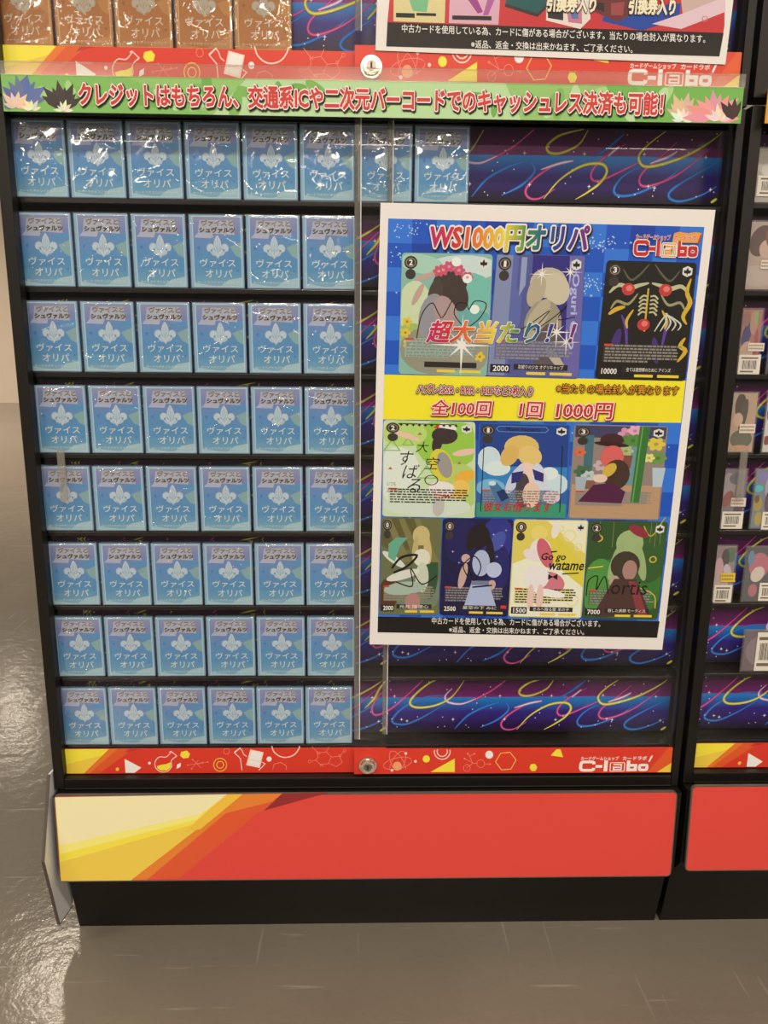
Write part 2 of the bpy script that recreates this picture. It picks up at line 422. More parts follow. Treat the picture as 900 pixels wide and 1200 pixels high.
YS_L, YS_R = .0125, .0025                   # faces of the rear and of the front door strip
def strip_left(F, dx=0., dz=0.):
    def mp(x, y):
        p = at(x, y, YS_L); return (p.x+dx, p.z+dz)
    F.fn = lambda x, z: (x+dx, z+dz)
    x0, x1, z0, z1 = .0125, .4705, .2930, .3312
    F.rect(x0, z0, x1, z1, RED, 0)
    def zc(x, z): return (x0+x, z0+z)
    F.poly([(x0, z0), (x0+.034, z0), (x0+.083, z1), (x0, z1)], YEL2, 1)
    F.poly([(x0, z0+.014), (x0+.060, z0+.030), (x0+.068, z1), (x0, z1)], YEL, 2)
    F.poly([(x0+.026, z0), (x0+.034, z0), (x0+.076, z1), (x0+.064, z1)], ORG, 3)
    F.poly([(x0+.034, z0), (x0+.048, z0), (x0+.099, z1), (x0+.076, z1)], ORG2, 1)
    F.poly([(x0+.086, z1-.006), (x0+.092, z1), (x0+.110, z1)], RED_D, 2)
    F.fn = mp
    # px of crop 2: x=60+X/4.5, y=860+Y/4.5
    c2 = lambda X, Y: (60+X/4.5, 860+Y/4.5); c3 = lambda X, Y: (240+X/4.5, 860+Y/4.5)
    F.poly([c2(387, 132), c2(475, 178), c2(440, 205), c2(392, 205)], WHT, 3)
    F.disc(*c2(349, 186), 2, YEL2, 3); F.disc(*c2(518, 154), 1.6, WHT, 3)
    F.stroke([c2(*p) for p in smooth([(632, 97), (606, 122), (570, 122), (548, 148), (552, 180), (580, 200), (615, 196), (636, 170), (633, 142), (660, 117)], 4)], .9, PALE, 3)
    F.stroke([c2(622, 97), c2(632, 92), c2(662, 116), c2(655, 124)], .9, PALE, 3)
    F.poly([c2(*p) for p in [(557, 170), (580, 163), (605, 160), (630, 150), (632, 175), (612, 192), (582, 194), (562, 184)]], YEL, 4)
    F.poly([c2(*p) for p in [(685, 95), (715, 88), (732, 104), (724, 126), (696, 130), (680, 114)]], YEL, 3)
    F.poly([c2(*p) for p in [(664, 162), (684, 152), (682, 174), (660, 184)]], WHT, 3)
    for a, b in (((720, 165), (800, 150)), ((745, 135), (790, 180)), ((740, 185), (775, 140)), ((770, 160), (825, 148))): F.stroke([c2(*a), c2(*b)], .5, PINK, 3)
    for a in ((720, 165), (745, 135), (740, 185), (800, 150), (825, 148)): F.disc(*c2(*a), .9, PINK, 3, 10)
    F.ring(*c3(81, 163), 7.6, .9, YEL2, 3); F.ring(*c3(81, 163), 4.0, .9, YEL2, 3); F.ring(*c3(115, 92), 3.4, .6, PINK, 3)
    F.stroke([c3(*p) for p in [(196, 192), (188, 130), (157, 100), (185, 75), (197, 88), (205, 108), (222, 120)]], .9, PALE, 3); F.stroke([c3(*p) for p in [(155, 98), (188, 73)]], 1.2, PALE, 3)
    F.stroke([c3(*p) for p in [(300, 148), (318, 158), (285, 192)]], .9, PALE, 3)
    F.poly([c3(*p) for p in [(240, 82), (310, 97), (290, 180), (218, 165)]], PALE, 4); F.poly([c3(*p) for p in [(248, 90), (302, 102), (291, 143), (237, 131)]], WHT, 5)
    F.poly([c3(*p) for p in [(234, 138), (289, 150), (283, 170), (228, 158)]], WHT, 5)
    F.disc(*c3(339, 133), 3.0, WHT, 3)
    F.stroke([c3(*p) for p in smooth([(353, 64), (365, 95), (395, 118), (430, 124), (468, 112), (492, 86), (500, 64)], 4)], 1.2, PALE, 3)
    F.stroke([c3(*p) for p in [(358, 188), (365, 160), (400, 150), (430, 168), (430, 190)]], .7, PINK, 3)
    for pl in ([(565, 66), (595, 98), (597, 125), (585, 138), (607, 160), (650, 158), (668, 122), (640, 95), (597, 102)], [(640, 95), (655, 68)], [(668, 122), (710, 118), (725, 150), (693, 172), (655, 155)], [(710, 118), (735, 90)], [(607, 160), (618, 166)], [(585, 138), (562, 145)]):
        F.stroke([c3(*p) for p in pl], .6, PINK, 3)
    F.ring(*c3(553, 146), 1.6, .5, PINK, 3, 12); F.ring(*c3(738, 88), 1.6, .5, PINK, 3, 12)
    F.text('N', *c3(592, 108), *c3(606, 92), PINK, 4); F.text('N', *c3(706, 122), *c3(718, 106), PINK, 4); F.text('N', *c3(610, 172), *c3(624, 158), PINK, 4)
def strip_right(F, dx=0., dz=0.):
    def mp(x, y):
        p = at(x, y, YS_R); return (p.x+dx, p.z+dz)
    F.fn = lambda x, z: (x+dx, z+dz)
    x0, x1, z0, z1 = .4245, .8815, .2960, .3350
    F.rect(x0, z0, x1, z1, RED, 0)
    F.poly([(x1, z0), (x1, z0+.015), (x1-.020, z0)], YEL2, 2); F.poly([(x1, z0+.015), (x1, z1), (x1-.006, z1), (x1-.034, z0), (x1-.020, z0)], ORG2, 1)
    F.fn = mp
    c = lambda X, Y: (410+X/4.5, 860+Y/4.5); e = lambda X, Y: (600+X/4.5, 860+Y/4.5)
    for rx, ry, rot in ((17, 6.5, -12), (16, 7, 62), (15.5, 7, 118)):
        q = [c(252+p[0]*4.5, 155+p[1]*4.5) for p in ell(0, 0, rx, ry, 30, rot)]
        q = [p for p in q]
        cl = [p for p in q if 877.6 < p[1] < 903.5]
        # keep the run that lies on the strip
        k = next((i for i in range(len(q)) if q[i] in cl and q[i-1] not in cl), 0); q = q[k:]+q[:k]; run = []
        for p in q+[None]:
            if p is not None and p in cl: run.append(p)
            else:
                if len(run) > 2: F.stroke(run, .7, PINK, 2)
                run = []
    F.disc(*c(250, 170), 5.2, P(240, 160, 105), 3); F.disc(*c(295, 103), 1.6, PALE, 3, 12); F.disc(*c(346, 145), 1.6, PALE, 3, 12); F.disc(*c(222, 192), 1.6, PALE, 3, 12)
    F.disc(*c(403, 132), 4.2, YEL, 3)
    for r in (42, 27): F.stroke([c(487+r*math.cos(a), 92+r*math.sin(a)) for a in [(-22+224*i/20)*math.pi/180 for i in range(21)] if 92+r*math.sin(a) > 80], 1.1, PALE, 3)
    F.poly([c(425, 201), c(553, 130), c(553, 201)], YEL, 3)
    for a, b in (((605, 130), (650, 155)), ((625, 105), (648, 155)), ((655, 105), (630, 118)), ((648, 155), (615, 180)), ((648, 155), (672, 155)), ((708, 160), (740, 160))): F.stroke([c(*a), c(*b)], .6, PINK, 3)
    F.ring(*c(690, 157), 4.6, .6, PINK, 3, 16); F.ring(*c(617, 180), 4.0, .6, PINK, 3, 16)
    for a in ((605, 130), (622, 105), (657, 105), (740, 160)): F.disc(*c(*a), 1.1, PINK, 3, 10)
    F.disc(*c(735, 110), 4.6, WHT, 3)
    F.stroke([c(*p) for p in [(795, 102), (845, 97), (876, 137), (850, 185), (800, 190), (768, 148)]], 1.0, P(240, 180, 90), 3, True)
    F.poly([e(*p) for p in [(235, 81), (255, 81), (270, 123), (204, 114)]], YEL, 3)
    F.poly([e(*p) for p in [(100, 160), (122, 158), (133, 176), (124, 195), (103, 196), (92, 178)]], YEL, 3)
    p0 = at(*e(352, 194), YS_R); p1 = at(*e(712, 194), YS_R)
    F.fn = lambda x, z: (x+dx, z+dz)
    clabo(F, p0.x, .2975, (p1.x-p0.x)/100, .00112*.82, WHT, WHT, WHT)

def pane(x0, x1, y0, y1, z0, z1, name, parent, org):
    s = Solid(); s.box(x0, x1, y0, y1, z0, z1, M_clear); s.mi(M_glass)
    s.bm.faces.ensure_lookup_table()
    for f in s.bm.faces:
        if f.normal.y < -.9: f.material_index = 1
    return s.build(name, parent, org)
def lock(parent, x, z, y, org):
    s = Solid(); s.cyl((x, z), .0125, .0125, y, y-.004, M_chrome); s.cyl((x, z), .0105, .0095, y-.004, y-.008, M_chrome)
    s.cyl((x, z), .0058, .0058, y-.008, y-.0090, mat('lock_core', raw=(.30, .27, .23), rough=.3, metal=1.))
    s.box(x-.0011, x+.0011, y-.0094, y-.0089, z-.0036, z+.0036, M_hole)
    o = s.build('lock', parent, org); o['label'] = 'round chrome cam lock with a keyhole'; return o
def seal(parent, x0, x1, y0, y1, z0, z1, org):
    s = Solid(); t = .0014
    s.box(x0, x1, y0, y0+t, z0, z1, M_acryl); s.box(x0, x0+t, y0+t, y1, z0, z1, M_acryl); s.box(x1-.0009, x1+.0002, y0-.0004, y0+t+.0004, z0, z1, mat('seal_edge', (214, 204, 190), .3, .5))
    o = s.build('edge_seal', parent, org); o['label'] = 'clear plastic edge strip on the glass'; return o
def pull(parent, p0, p1, wd, y, org):
    F = Flat(y); dx, dz = p1[0]-p0[0], p1[1]-p0[1]; l = math.hypot(dx, dz); ux, uz = dx/l, dz/l; r = wd/2; q = []
    for i in range(13):
        a = math.pi*i/12; q.append((p1[0]+r*(math.cos(a)*-uz+math.sin(a)*ux), p1[1]+r*(math.cos(a)*ux+math.sin(a)*uz)))
    for i in range(13):
        a = math.pi+math.pi*i/12; q.append((p0[0]+r*(math.cos(a)*-uz+math.sin(a)*ux), p0[1]+r*(math.cos(a)*ux+math.sin(a)*uz)))
    s = Solid(); s.prism(q, 'y', y, y-.002, clear_mat('frosted_plastic', 1.45, (.80, .78, .75), .3, 1., haze=.14))
    return s.build('finger_pull', parent, org)

def showcase(dx, dz, ztop, rows, label, second=False):
    """one glazed shelf case: frame, boards, shelves, two sliding doors"""
    org = (dx, 0, dz+.275); root = thing('display_case', label, 'display case', org)
    X0, X1 = dx, dx+W; zb = .275+dz; zt = ztop
    def part(name, *bx, bev=.0012, m=M_black):
        s = Solid()
        for b in bx: s.box(*b, m, bev)
        return s.build(name, root, org)
    part('frame_stile', (X0, X0+.0145, 0, .018, zb, zt)); part('frame_stile', (X1-.0105, X1, 0, .018, zb, zt))
    part('frame_rail', (X0+.0145, X1-.0105, .0005, .018, zb, zb+.0165), (X0+.0145, X1-.0105, -.0015, .0005, zb+.0005, zb+.003))
    part('frame_rail', (X0+.0145, X1-.0105, .0005, .018, zt-.016, zt))
    part('side_board', (X0+.0002, X0+.0022, .032, .068, zb, zt), m=M_dark, bev=0); part('side_board', (X1-.0022, X1-.0002, .032, .068, zb, zt), m=M_dark, bev=0)
    part('back_board', (X0+.0022, X1-.0022, .062, .068, zb, zt), m=M_dark, bev=0)
    for z in rows:
        s = Solid(); s.box(X0+.0025, X1-.0025, .0205, .0618, z-.006, z, M_shelf, .0008)
        sh = s.build('shelf', root, org)
        h = .088
        if second: neon(sh, z+.006, X0+.010, X1-.010, .045, org, start=dx-.02)
        else: neon(sh, z+.006, X0+.010, X0+.8888, .045, org)
    # rear (left) door and front (right) door
    zs = zb+.0165
    d1 = pane(X0+.0125, X0+.4705, .0140, .0170, .2925+dz, zt-.014, 'sliding_door', root, org); d1['label'] = 'rear sliding glass door on the left'
    F = Flat(YS_L); strip_left(F, dx, dz); o = F.build('door_strip', d1, org); 
    s = Solid(); s.box(X0+.0125, X0+.4705, YS_L+.0001, .0139, .2925+dz, .3312+dz, RED); s.build('strip_backing', d1, org)
    pull(d1, (X0+.0425, .7555+dz), (X0+.0425, .694+dz), .0095, .0138, org)
    seal(d1, X0+.4645, X0+.4715, .0132, .0178, .352+dz, zt-.016, org)
    if not second:
        d2 = pane(X0+.4245, X0+.8825, .0045, .0070, .2955+dz, zt-.014, 'sliding_door', root, org); d2['label'] = 'front sliding glass door on the right'
        F = Flat(YS_R); strip_right(F, dx, dz); F.build('door_strip', d2, org)
        s = Solid(); s.box(X0+.4245, X0+.8815, YS_R+.0001, .0044, .2955+dz, .3350+dz, RED); s.build('strip_backing', d2, org)
        seal(d2, X0+.4245, X0+.4325, .0030, .0085, .3500+dz, zt-.016, org)
        lock(d2, X0+.4440, .3110+dz, YS_R-.0002, org)
    return root, org

case_root, case_org = showcase(0, 0, 1.176, RowZ, 'black framed glass display case with eight shelves of blue card packs')
up_root, up_org = showcase(0, .903, 1.64, [1.2346], 'upper black display case with orange card packs behind its glass')
right_root, right_org = showcase(.9, .0045, 1.1805, [z+.0045 for z in RowZ], 'right-hand black display case of single sleeved cards, cut by the picture edge', True)
s = Solid(); s.box(.9, 1.793, .0005, .032, 1.1885, 1.64, M_black, .0012)
o = s.build('display_case'); tag(o, 'plain black upper case frame above the right-hand case', 'display case')

# ------------------------------------------------------------------ base units
def base_unit(dx, dz, label, plate, dzt=0.):
    org = (dx, 0, FZ); root = thing('case_base', label, 'plinth', org)
    X0, X1 = dx, dx+.893
    s = Solid(); s.prism([(-.0145, .2735+dzt), (-.0145, .150+dz), (.012, .118+dz), (.035, FZ), (.3, FZ), (.3, .2735+dzt)], 'x', X0+.004, X1, M_black); s.build('kick_board', root, org)
    # sloping sign panel: printed board in a thin clear edge
    x0, x1 = X0+.0065, X0+.8845
    def pan(t, y): return lambda u, v: None
    za, zb = .1455+dz, .2795+dz
    def yy(z): return -.0205-.006*(zb-z)/(zb-za)
    r = .007
    def rr(x0, x1, z0, z1, r):
        out = []
        for cx, cz, a in ((x1-r, z0+r, -90), (x1-r, z1-r, 0), (x0+r, z1-r, 90), (x0+r, z0+r, 180)):
            for k in range(5): out.append((cx+r*math.cos(math.radians(a+22.5*k)), cz+r*math.sin(math.radians(a+22.5*k))))
        return out
    prof = rr(x0, x1, za, zb, r)
    n = len(prof); v = [(x, yy(z), z) for x, z in prof]+[(x, yy(z)+.004, z) for x, z in prof]
    f = [tuple(range(n)), tuple(range(2*n-1, n-1, -1))]+[(i, i+n, (i+1) % n+n, (i+1) % n) for i in range(n)]
    sp = mk('sign_panel', v, f, mat('grey_plastic_edge', (92, 82, 72), .3, .5), None, root, org)
    b = .0018; X, Y_, Z, T = x0+b, x1-b, za+b, zb-b; wd = Y_-X; h = T-Z
    F = Flat(0)
    big_red = mat('poster_red', (226, 72, 58), .42, .3); cr = mat('print_cream', (246, 228, 170), .42, .3)
    F.fn = lambda u, q: (X+u*.3945, Z+q*h)
    prp = [(p[0], p[1]) for p in rr(X, Y_, Z, T, r-b)]
    F.raw(prp, [tuple(range(len(prp)))], big_red, 0)
    if plate:
        e = lambda x, y: ((x-(12+20*(y-30)/210))/(899-(12+20*(y-30)/210)), (240-y)/212)     # crop of the panel, left part
        F.poly([e(*p) for p in [(13, 30), (722, 24), (660, 66), (300, 240), (33, 240)]], P(226, 92, 52), 1)
        F.poly([e(*p) for p in [(13, 30), (598, 25), (250, 240), (33, 240)]], P(240, 200, 74), 2)
        F.poly([e(*p) for p in [(13, 30), (548, 25), (440, 100), (30, 192)]], P(247, 222, 70), 3)
        F.poly([e(*p) for p in [(13, 30), (548, 25), (472, 72), (28, 150)]], cr, 4)
        F.poly([e(*p) for p in [(28, 150), (472, 72), (455, 88), (29, 172)]], P(248, 230, 118), 5)
        F.poly([e(*p) for p in [(598, 25), (722, 24), (690, 44), (545, 72), (300, 238), (252, 238)]], P(232, 128, 48), 3)
        F.poly([e(*p) for p in [(545, 72), (690, 44), (655, 66), (400, 236), (302, 238)]], P(226, 88, 48), 4)
        F.poly([e(*p) for p in [(598, 25), (548, 25), (440, 100), (415, 118), (465, 112)]], P(243, 190, 62), 5)
        F.poly([e(*p) for p in [(722, 24), (870, 22), (665, 66)]], P(150, 48, 46), 5)
        F.poly([e(*p) for p in [(870, 22), (722, 24), (700, 44)]], P(196, 58, 50), 4)
    F.resolve(); v = [(p[0], yy(p[2])-.0003+(p[1]), p[2]) for p in F.v]
    mk('printed_sheet', v, F.f, F.m, F.i, sp, org)
    if plate:
        s = Solid(); s.prism([(.02, .300), (-.006, .303), (-.050, .196), (-.020, .071), (.028, .062), (.05, .10)], 'x', -.0045, -.0015, mat('pale_grey_plate', (226, 214, 198), .5, .3))
        o = s.build('side_plate', root, org); o['label'] = 'pale grey end plate'
        s = Solid()
        # rim
        pr = [(-.006, .303), (-.050, .196), (-.020, .071), (.028, .062)]
        for a, c in zip(pr, pr[1:]):
            d = Vector((c[0]-a[0], c[1]-a[1])).normalized(); nn = Vector((-d.y, d.x))*-.0012
            s.prism([a, c, (c[0]+nn.x, c[1]+nn.y), (a[0]+nn.x, a[1]+nn.y)], 'x', -.0050, -.0010, mat('plate_rim', (88, 76, 64), .5, .3))
        s.build('plate_rim', root, org)
    return root
base_unit(0, 0, 'black plinth with a red, orange and yellow sign panel under the blue packs', True)
base_unit(.8975, .0085, 'black plinth with a plain red sign panel at the right picture edge', False, .004)

# ------------------------------------------------------------------ card packs
PW, PH, PD = .0680, .0895, .0135
def pk(px, py): return ((px-125)*.0001007-PW/2, (1075-py)*.0000952)        # from the close view of one pack
def pack_art(name, colour):
    blue = colour == 'blue'
    if blue:
        g = ramp_mat('pack_print_blue', [(0, (148, 188, 194)), (.10, (110, 168, 192)), (.30, (76, 148, 190)), (.58, (92, 148, 194)), (.78, (126, 140, 188)), (1, (154, 154, 182))], rough=.35)
        face = P(150, 190, 208); ln = P(206, 222, 224); pale = P(190, 190, 204); lime = P(142, 180, 172); tri = P(60, 126, 186); cor = P(176, 206, 204)
        wht = P(238, 240, 232); em = P(206, 218, 220); emd = P(128, 158, 176); blk = P(46, 38, 30); out = P(198, 186, 168)
        mid = P(82, 154, 194)
    else:
        g = ramp_mat('pack_print_orange', [(0, (196, 124, 58)), (.4, (186, 112, 44)), (1, (178, 108, 46))], rough=.35)
        face = P(198, 138, 74); ln = P(226, 178, 116); pale = P(200, 140, 80); lime = P(200, 132, 60); tri = P(160, 92, 36); cor = P(206, 142, 78)
        wht = P(240, 220, 186); em = P(196, 178, 150); emd = P(168, 140, 104); blk = P(60, 40, 24); out = P(206, 176, 130); mid = P(190, 118, 50)
    return dict(g=g, face=face, ln=ln, pale=pale, lime=lime, tri=tri, cor=cor, wht=wht, em=em, emd=emd, blk=blk, out=out, mid=mid)
def film_mesh(seed):
    r = random.Random(seed); nx, nz = 64, 84; w2, h = PW/2, PH
    cre = []
    for _ in range(r.randint(7, 12)):
        a = r.uniform(-.7, .7)+(math.pi/2 if r.random() < .4 else 0); cre.append((r.uniform(-w2, w2), r.uniform(0, h), math.cos(a), math.sin(a), r.uniform(.0008, .0017), r.uniform(.0004, .0011)*r.choice((1, 1, -1)), r.uniform(.010, .032)))
    blob = [(r.uniform(-w2*.8, w2*.8), r.uniform(.004, h*.95), r.uniform(.004, .011), r.uniform(.004, .014), r.uniform(.0003, .0011)) for _ in range(7)]
    ph = [r.uniform(0, 6.28) for _ in range(4)]
    v = []; 
    for j in range(nz+1):
        z = h*j/nz
        for i in range(nx+1):
            x = -w2+PW*i/nx
            ed = min(1, min(x+w2, w2-x)/.0035)*min(1, min(z, h-z)/.004); ed = max(0, ed); ed = math.sin(ed*math.pi/2)
            b = .00125*ed+.00012*math.sin(x*260+ph[0]+z*90)+.00012*math.sin(z*210+ph[1]-x*120)
            for (cx, cz, dx, dz, s, amp, ln) in cre:
                t = (x-cx)*dx+(z-cz)*dz; n = -(x-cx)*dz+(z-cz)*dx+.0015*math.sin(t*120)
                b += amp*math.exp(-(n/s)**2)*math.exp(-(t/ln)**4)
            for (cx, cz, sx, sz, amp) in blob: b += amp*.5*math.exp(-((x-cx)/sx)**2-((z-cz)/sz)**2)
            v.append((x, -max(0, b)*max(.15, ed)-.0004, z))
    f = [(j*(nx+1)+i, j*(nx+1)+i+1, (j+1)*(nx+1)+i+1, (j+1)*(nx+1)+i) for j in range(nz) for i in range(nx)]
    # wrap round both edges and over the top
    def skirt(ids, off):
        b = len(v)
        for k in ids: v.append((v[k][0]+off[0], PD+.0006+off[1], v[k][2]+off[2]))
        for q in range(len(ids)-1): f.append((ids[q], ids[q+1], b+q+1, b+q))
    skirt([j*(nx+1) for j in range(nz+1)][::-1], (-.0002, 0, 0)); skirt([j*(nx+1)+nx for j in range(nz+1)], (.0002, 0, 0))
    skirt([nz*(nx+1)+i for i in range(nx+1)][::-1], (0, 0, .0004))
    me = bpy.data.meshes.new('film_wrapper'); me.from_pydata(v, [], f); me.materials.append(M_film)
    me.polygons.foreach_set('use_smooth', [True]*len(f)); me.update(); return me
FILMS = [film_mesh(11+i) for i in range(12)]
def make_pack(colour):
    c = pack_art('x', colour)
    root = thing('card_pack', '', 'card pack')
    hw = PW/2-.0008
    s = Solid(); s.box(-hw, hw, .0006, PD, .0005, PH-.0012, c['face'], .0008); s.build('box', root)
    # printed face
    F = Flat(.0005, lambda x, y: pk(x, y))
    F.poly([(152, 1062), (782, 1062), (782, 165), (152, 165)], c['face'], 0)
    v0 = len(F.v)
    F.stroke([(176, 1046), (768, 1046), (768, 172), (176, 172)], 9, c['ln'], 3, True)
    F.poly([(190, 432), (240, 372), (262, 215), (670, 215), (690, 398), (422, 382), (405, 440)], c['pale'], 2)
    F.poly([(625, 545), (764, 482), (764, 690), (692, 652)], c['lime'], 2); F.poly([(500, 440), (640, 480), (764, 470), (764, 400), (690, 398)], c['mid'], 2)
    F.poly([(218, 552), (262, 535), (252, 592)], c['tri'], 3); F.poly([(700, 838), (735, 832), (722, 866)], c['tri'], 3); F.poly([(190, 720), (330, 640), (300, 760), (190, 850)], c['mid'], 2)
    F.poly([(600, 962), (764, 928), (764, 1040), (500, 1040)], c['cor'], 2); F.poly([(180, 1040), (180, 1000), (420, 1040)], c['cor'], 2)
    F.poly([(176, 1046), (768, 1046), (768, 172), (176, 172)], c['g'], 1); F.build('printed_face', root)
    # fleur-de-lis
    E_ = Flat(.00035, pk)
    def half(p): return p+[(950-x, y) for x, y in p[::-1]]
    cen = half([(475, 400), (447, 440), (430, 490), (428, 530), (445, 580), (475, 610)][::1])
    cen = [(475, 400), (447, 440), (430, 490), (428, 530), (445, 585), (475, 615), (505, 585), (522, 530), (520, 490), (503, 440)]
    lobe = [(452, 560), (428, 525), (395, 505), (362, 512), (338, 545), (340, 585), (362, 608), (385, 612), (395, 640), (425, 660), (452, 665), (475, 692), (475, 580)]
    for dxm in (1, -1):
        E_.poly([((475+(x-475)*dxm), y) for x, y in smooth(lobe, 3, True)], c['em'], 4)
        E_.disc(475+(400-475)*dxm, 590, 14, c['emd'], 6, 12)
        E_.stroke([(475+(x-475)*dxm, y) for x, y in smooth([(445, 645), (415, 625), (398, 590), (425, 570), (450, 600)], 4)], 5, c['emd'], 6)
        E_.stroke([(475+(x-475)*dxm, y) for x, y in smooth([(475, 690), (450, 660), (400, 645), (385, 612), (350, 600), (340, 560), (365, 515), (410, 512), (435, 540)], 4)], 4, c['emd'], 5)
    E_.poly(smooth(cen, 4, True), c['em'], 5); E_.stroke(smooth(cen, 4, True), 4, c['emd'], 6, True)
    E_.stroke([(475, 430), (475, 640)], 4, c['emd'], 7); E_.stroke(smooth([(455, 480), (450, 530), (470, 590)], 3), 4, c['emd'], 7); E_.stroke(smooth([(495, 480), (500, 530), (480, 590)], 3), 4, c['emd'], 7)
    E_.build('emblem', root)
    T = Flat(.0001, pk)
    T.text('ヴァイス', 252, 800, 690, 698, c['wht'], 6, .004); T.text('オリパ', 318, 934, 648, 832, c['wht'], 6, .004)
    T.text('カードラボオリジナルパック', 212, 1008, 722, 978, c['wht'], 6, .0)
    T.build('title_lettering', root)
    if colour == 'blue':
        B = Flat(.0002, pk)
        B.text('ヴァイスと', 288, 285, 672, 210, c['out'], 4, .10); B.text('ヴァイスと', 288, 285, 672, 210, c['blk'], 5, .045); B.text('ヴァイスと', 288, 280, 672, 205, c['out'], 6, .002)
        B.text('シュヴァルツ', 260, 372, 694, 306, c['out'], 4, .11); B.text('シュヴァルツ', 260, 372, 694, 306, c['blk'], 5, .05)
        B.build('brand_lettering', root)
    fw = bpy.data.objects.new('film_wrapper', FILMS[0]); COL.objects.link(fw); fw.parent = root; fw['label'] = 'clear creased film wrapper'
    return root
def copy_thing(root):
    r = root.copy(); COL.objects.link(r)
    for ch in root.children:
        k = ch.copy(); COL.objects.link(k); k.parent = r
        for g in ch.children:
            d = g.copy(); COL.objects.link(d); d.parent = k
    return r
blue0 = make_pack('blue'); orange0 = make_pack('orange')
used = {}
def place_pack(proto, x, z, label, group, k):
    first = not used.get(proto.name); used[proto.name] = True
    o = proto if first else copy_thing(proto)
    o.location = (x+PW/2+random.uniform(-.0004, .0004), .0222+random.uniform(0, .0006), z+.0002)
    o.rotation_euler = (0, 0, random.uniform(-.012, .012))
    o['label'] = label; o['group'] = group
    for ch in o.children:
        if ch.name.startswith('film_wrapper'): ch.data = FILMS[k % len(FILMS)]
    return o
ROWS = ['on the top shelf', 'on the second shelf from the top', 'on the third shelf from the top', 'on the fourth shelf from the top',
        'on the fourth shelf from the bottom', 'on the third shelf from the bottom', 'on the second shelf from the bottom', 'on the bottom shelf']
ORD = ['leftmost', 'second from the left', 'third from the left', 'fourth from the left', 'fifth from the left', 'sixth from the left']
LX0 = [(.0078, .3577), (.0072, .3596), (.0074, .3593), (.0100, .3591), (.0074, .3592), (.0090, .3587), (.0085, .3586), (.0078, .3552)]
LX = [(a-.0006, b-.0006) for a, b in LX0]
k = 0
for r in range(8):
    a, b = LX[r]
    for i in range(6):
        x = a+(b-a)*i/5
        place_pack(blue0, x, RowZ[r], 'film-wrapped blue card pack, %s %s' % (ORD[i], ROWS[r]), 'blue card packs on the shelves', k*5+r); k += 1
place_pack(blue0, .4275, RowZ[0], 'blue card pack on the top shelf behind the overlap of the two doors', 'blue card packs on the shelves', 3)
place_pack(blue0, .4978, RowZ[0], 'rightmost blue card pack on the top shelf, above the poster corner', 'blue card packs on the shelves', 6)
for i in range(5):
    place_pack(orange0, .0022+.0700*i, 1.2346, 'film-wrapped orange card pack in the upper case, %s' % (['leftmost', 'second from the left', 'in the middle of five', 'second from the right', 'rightmost'][i]), 'orange card packs in the upper case', i*7+2)

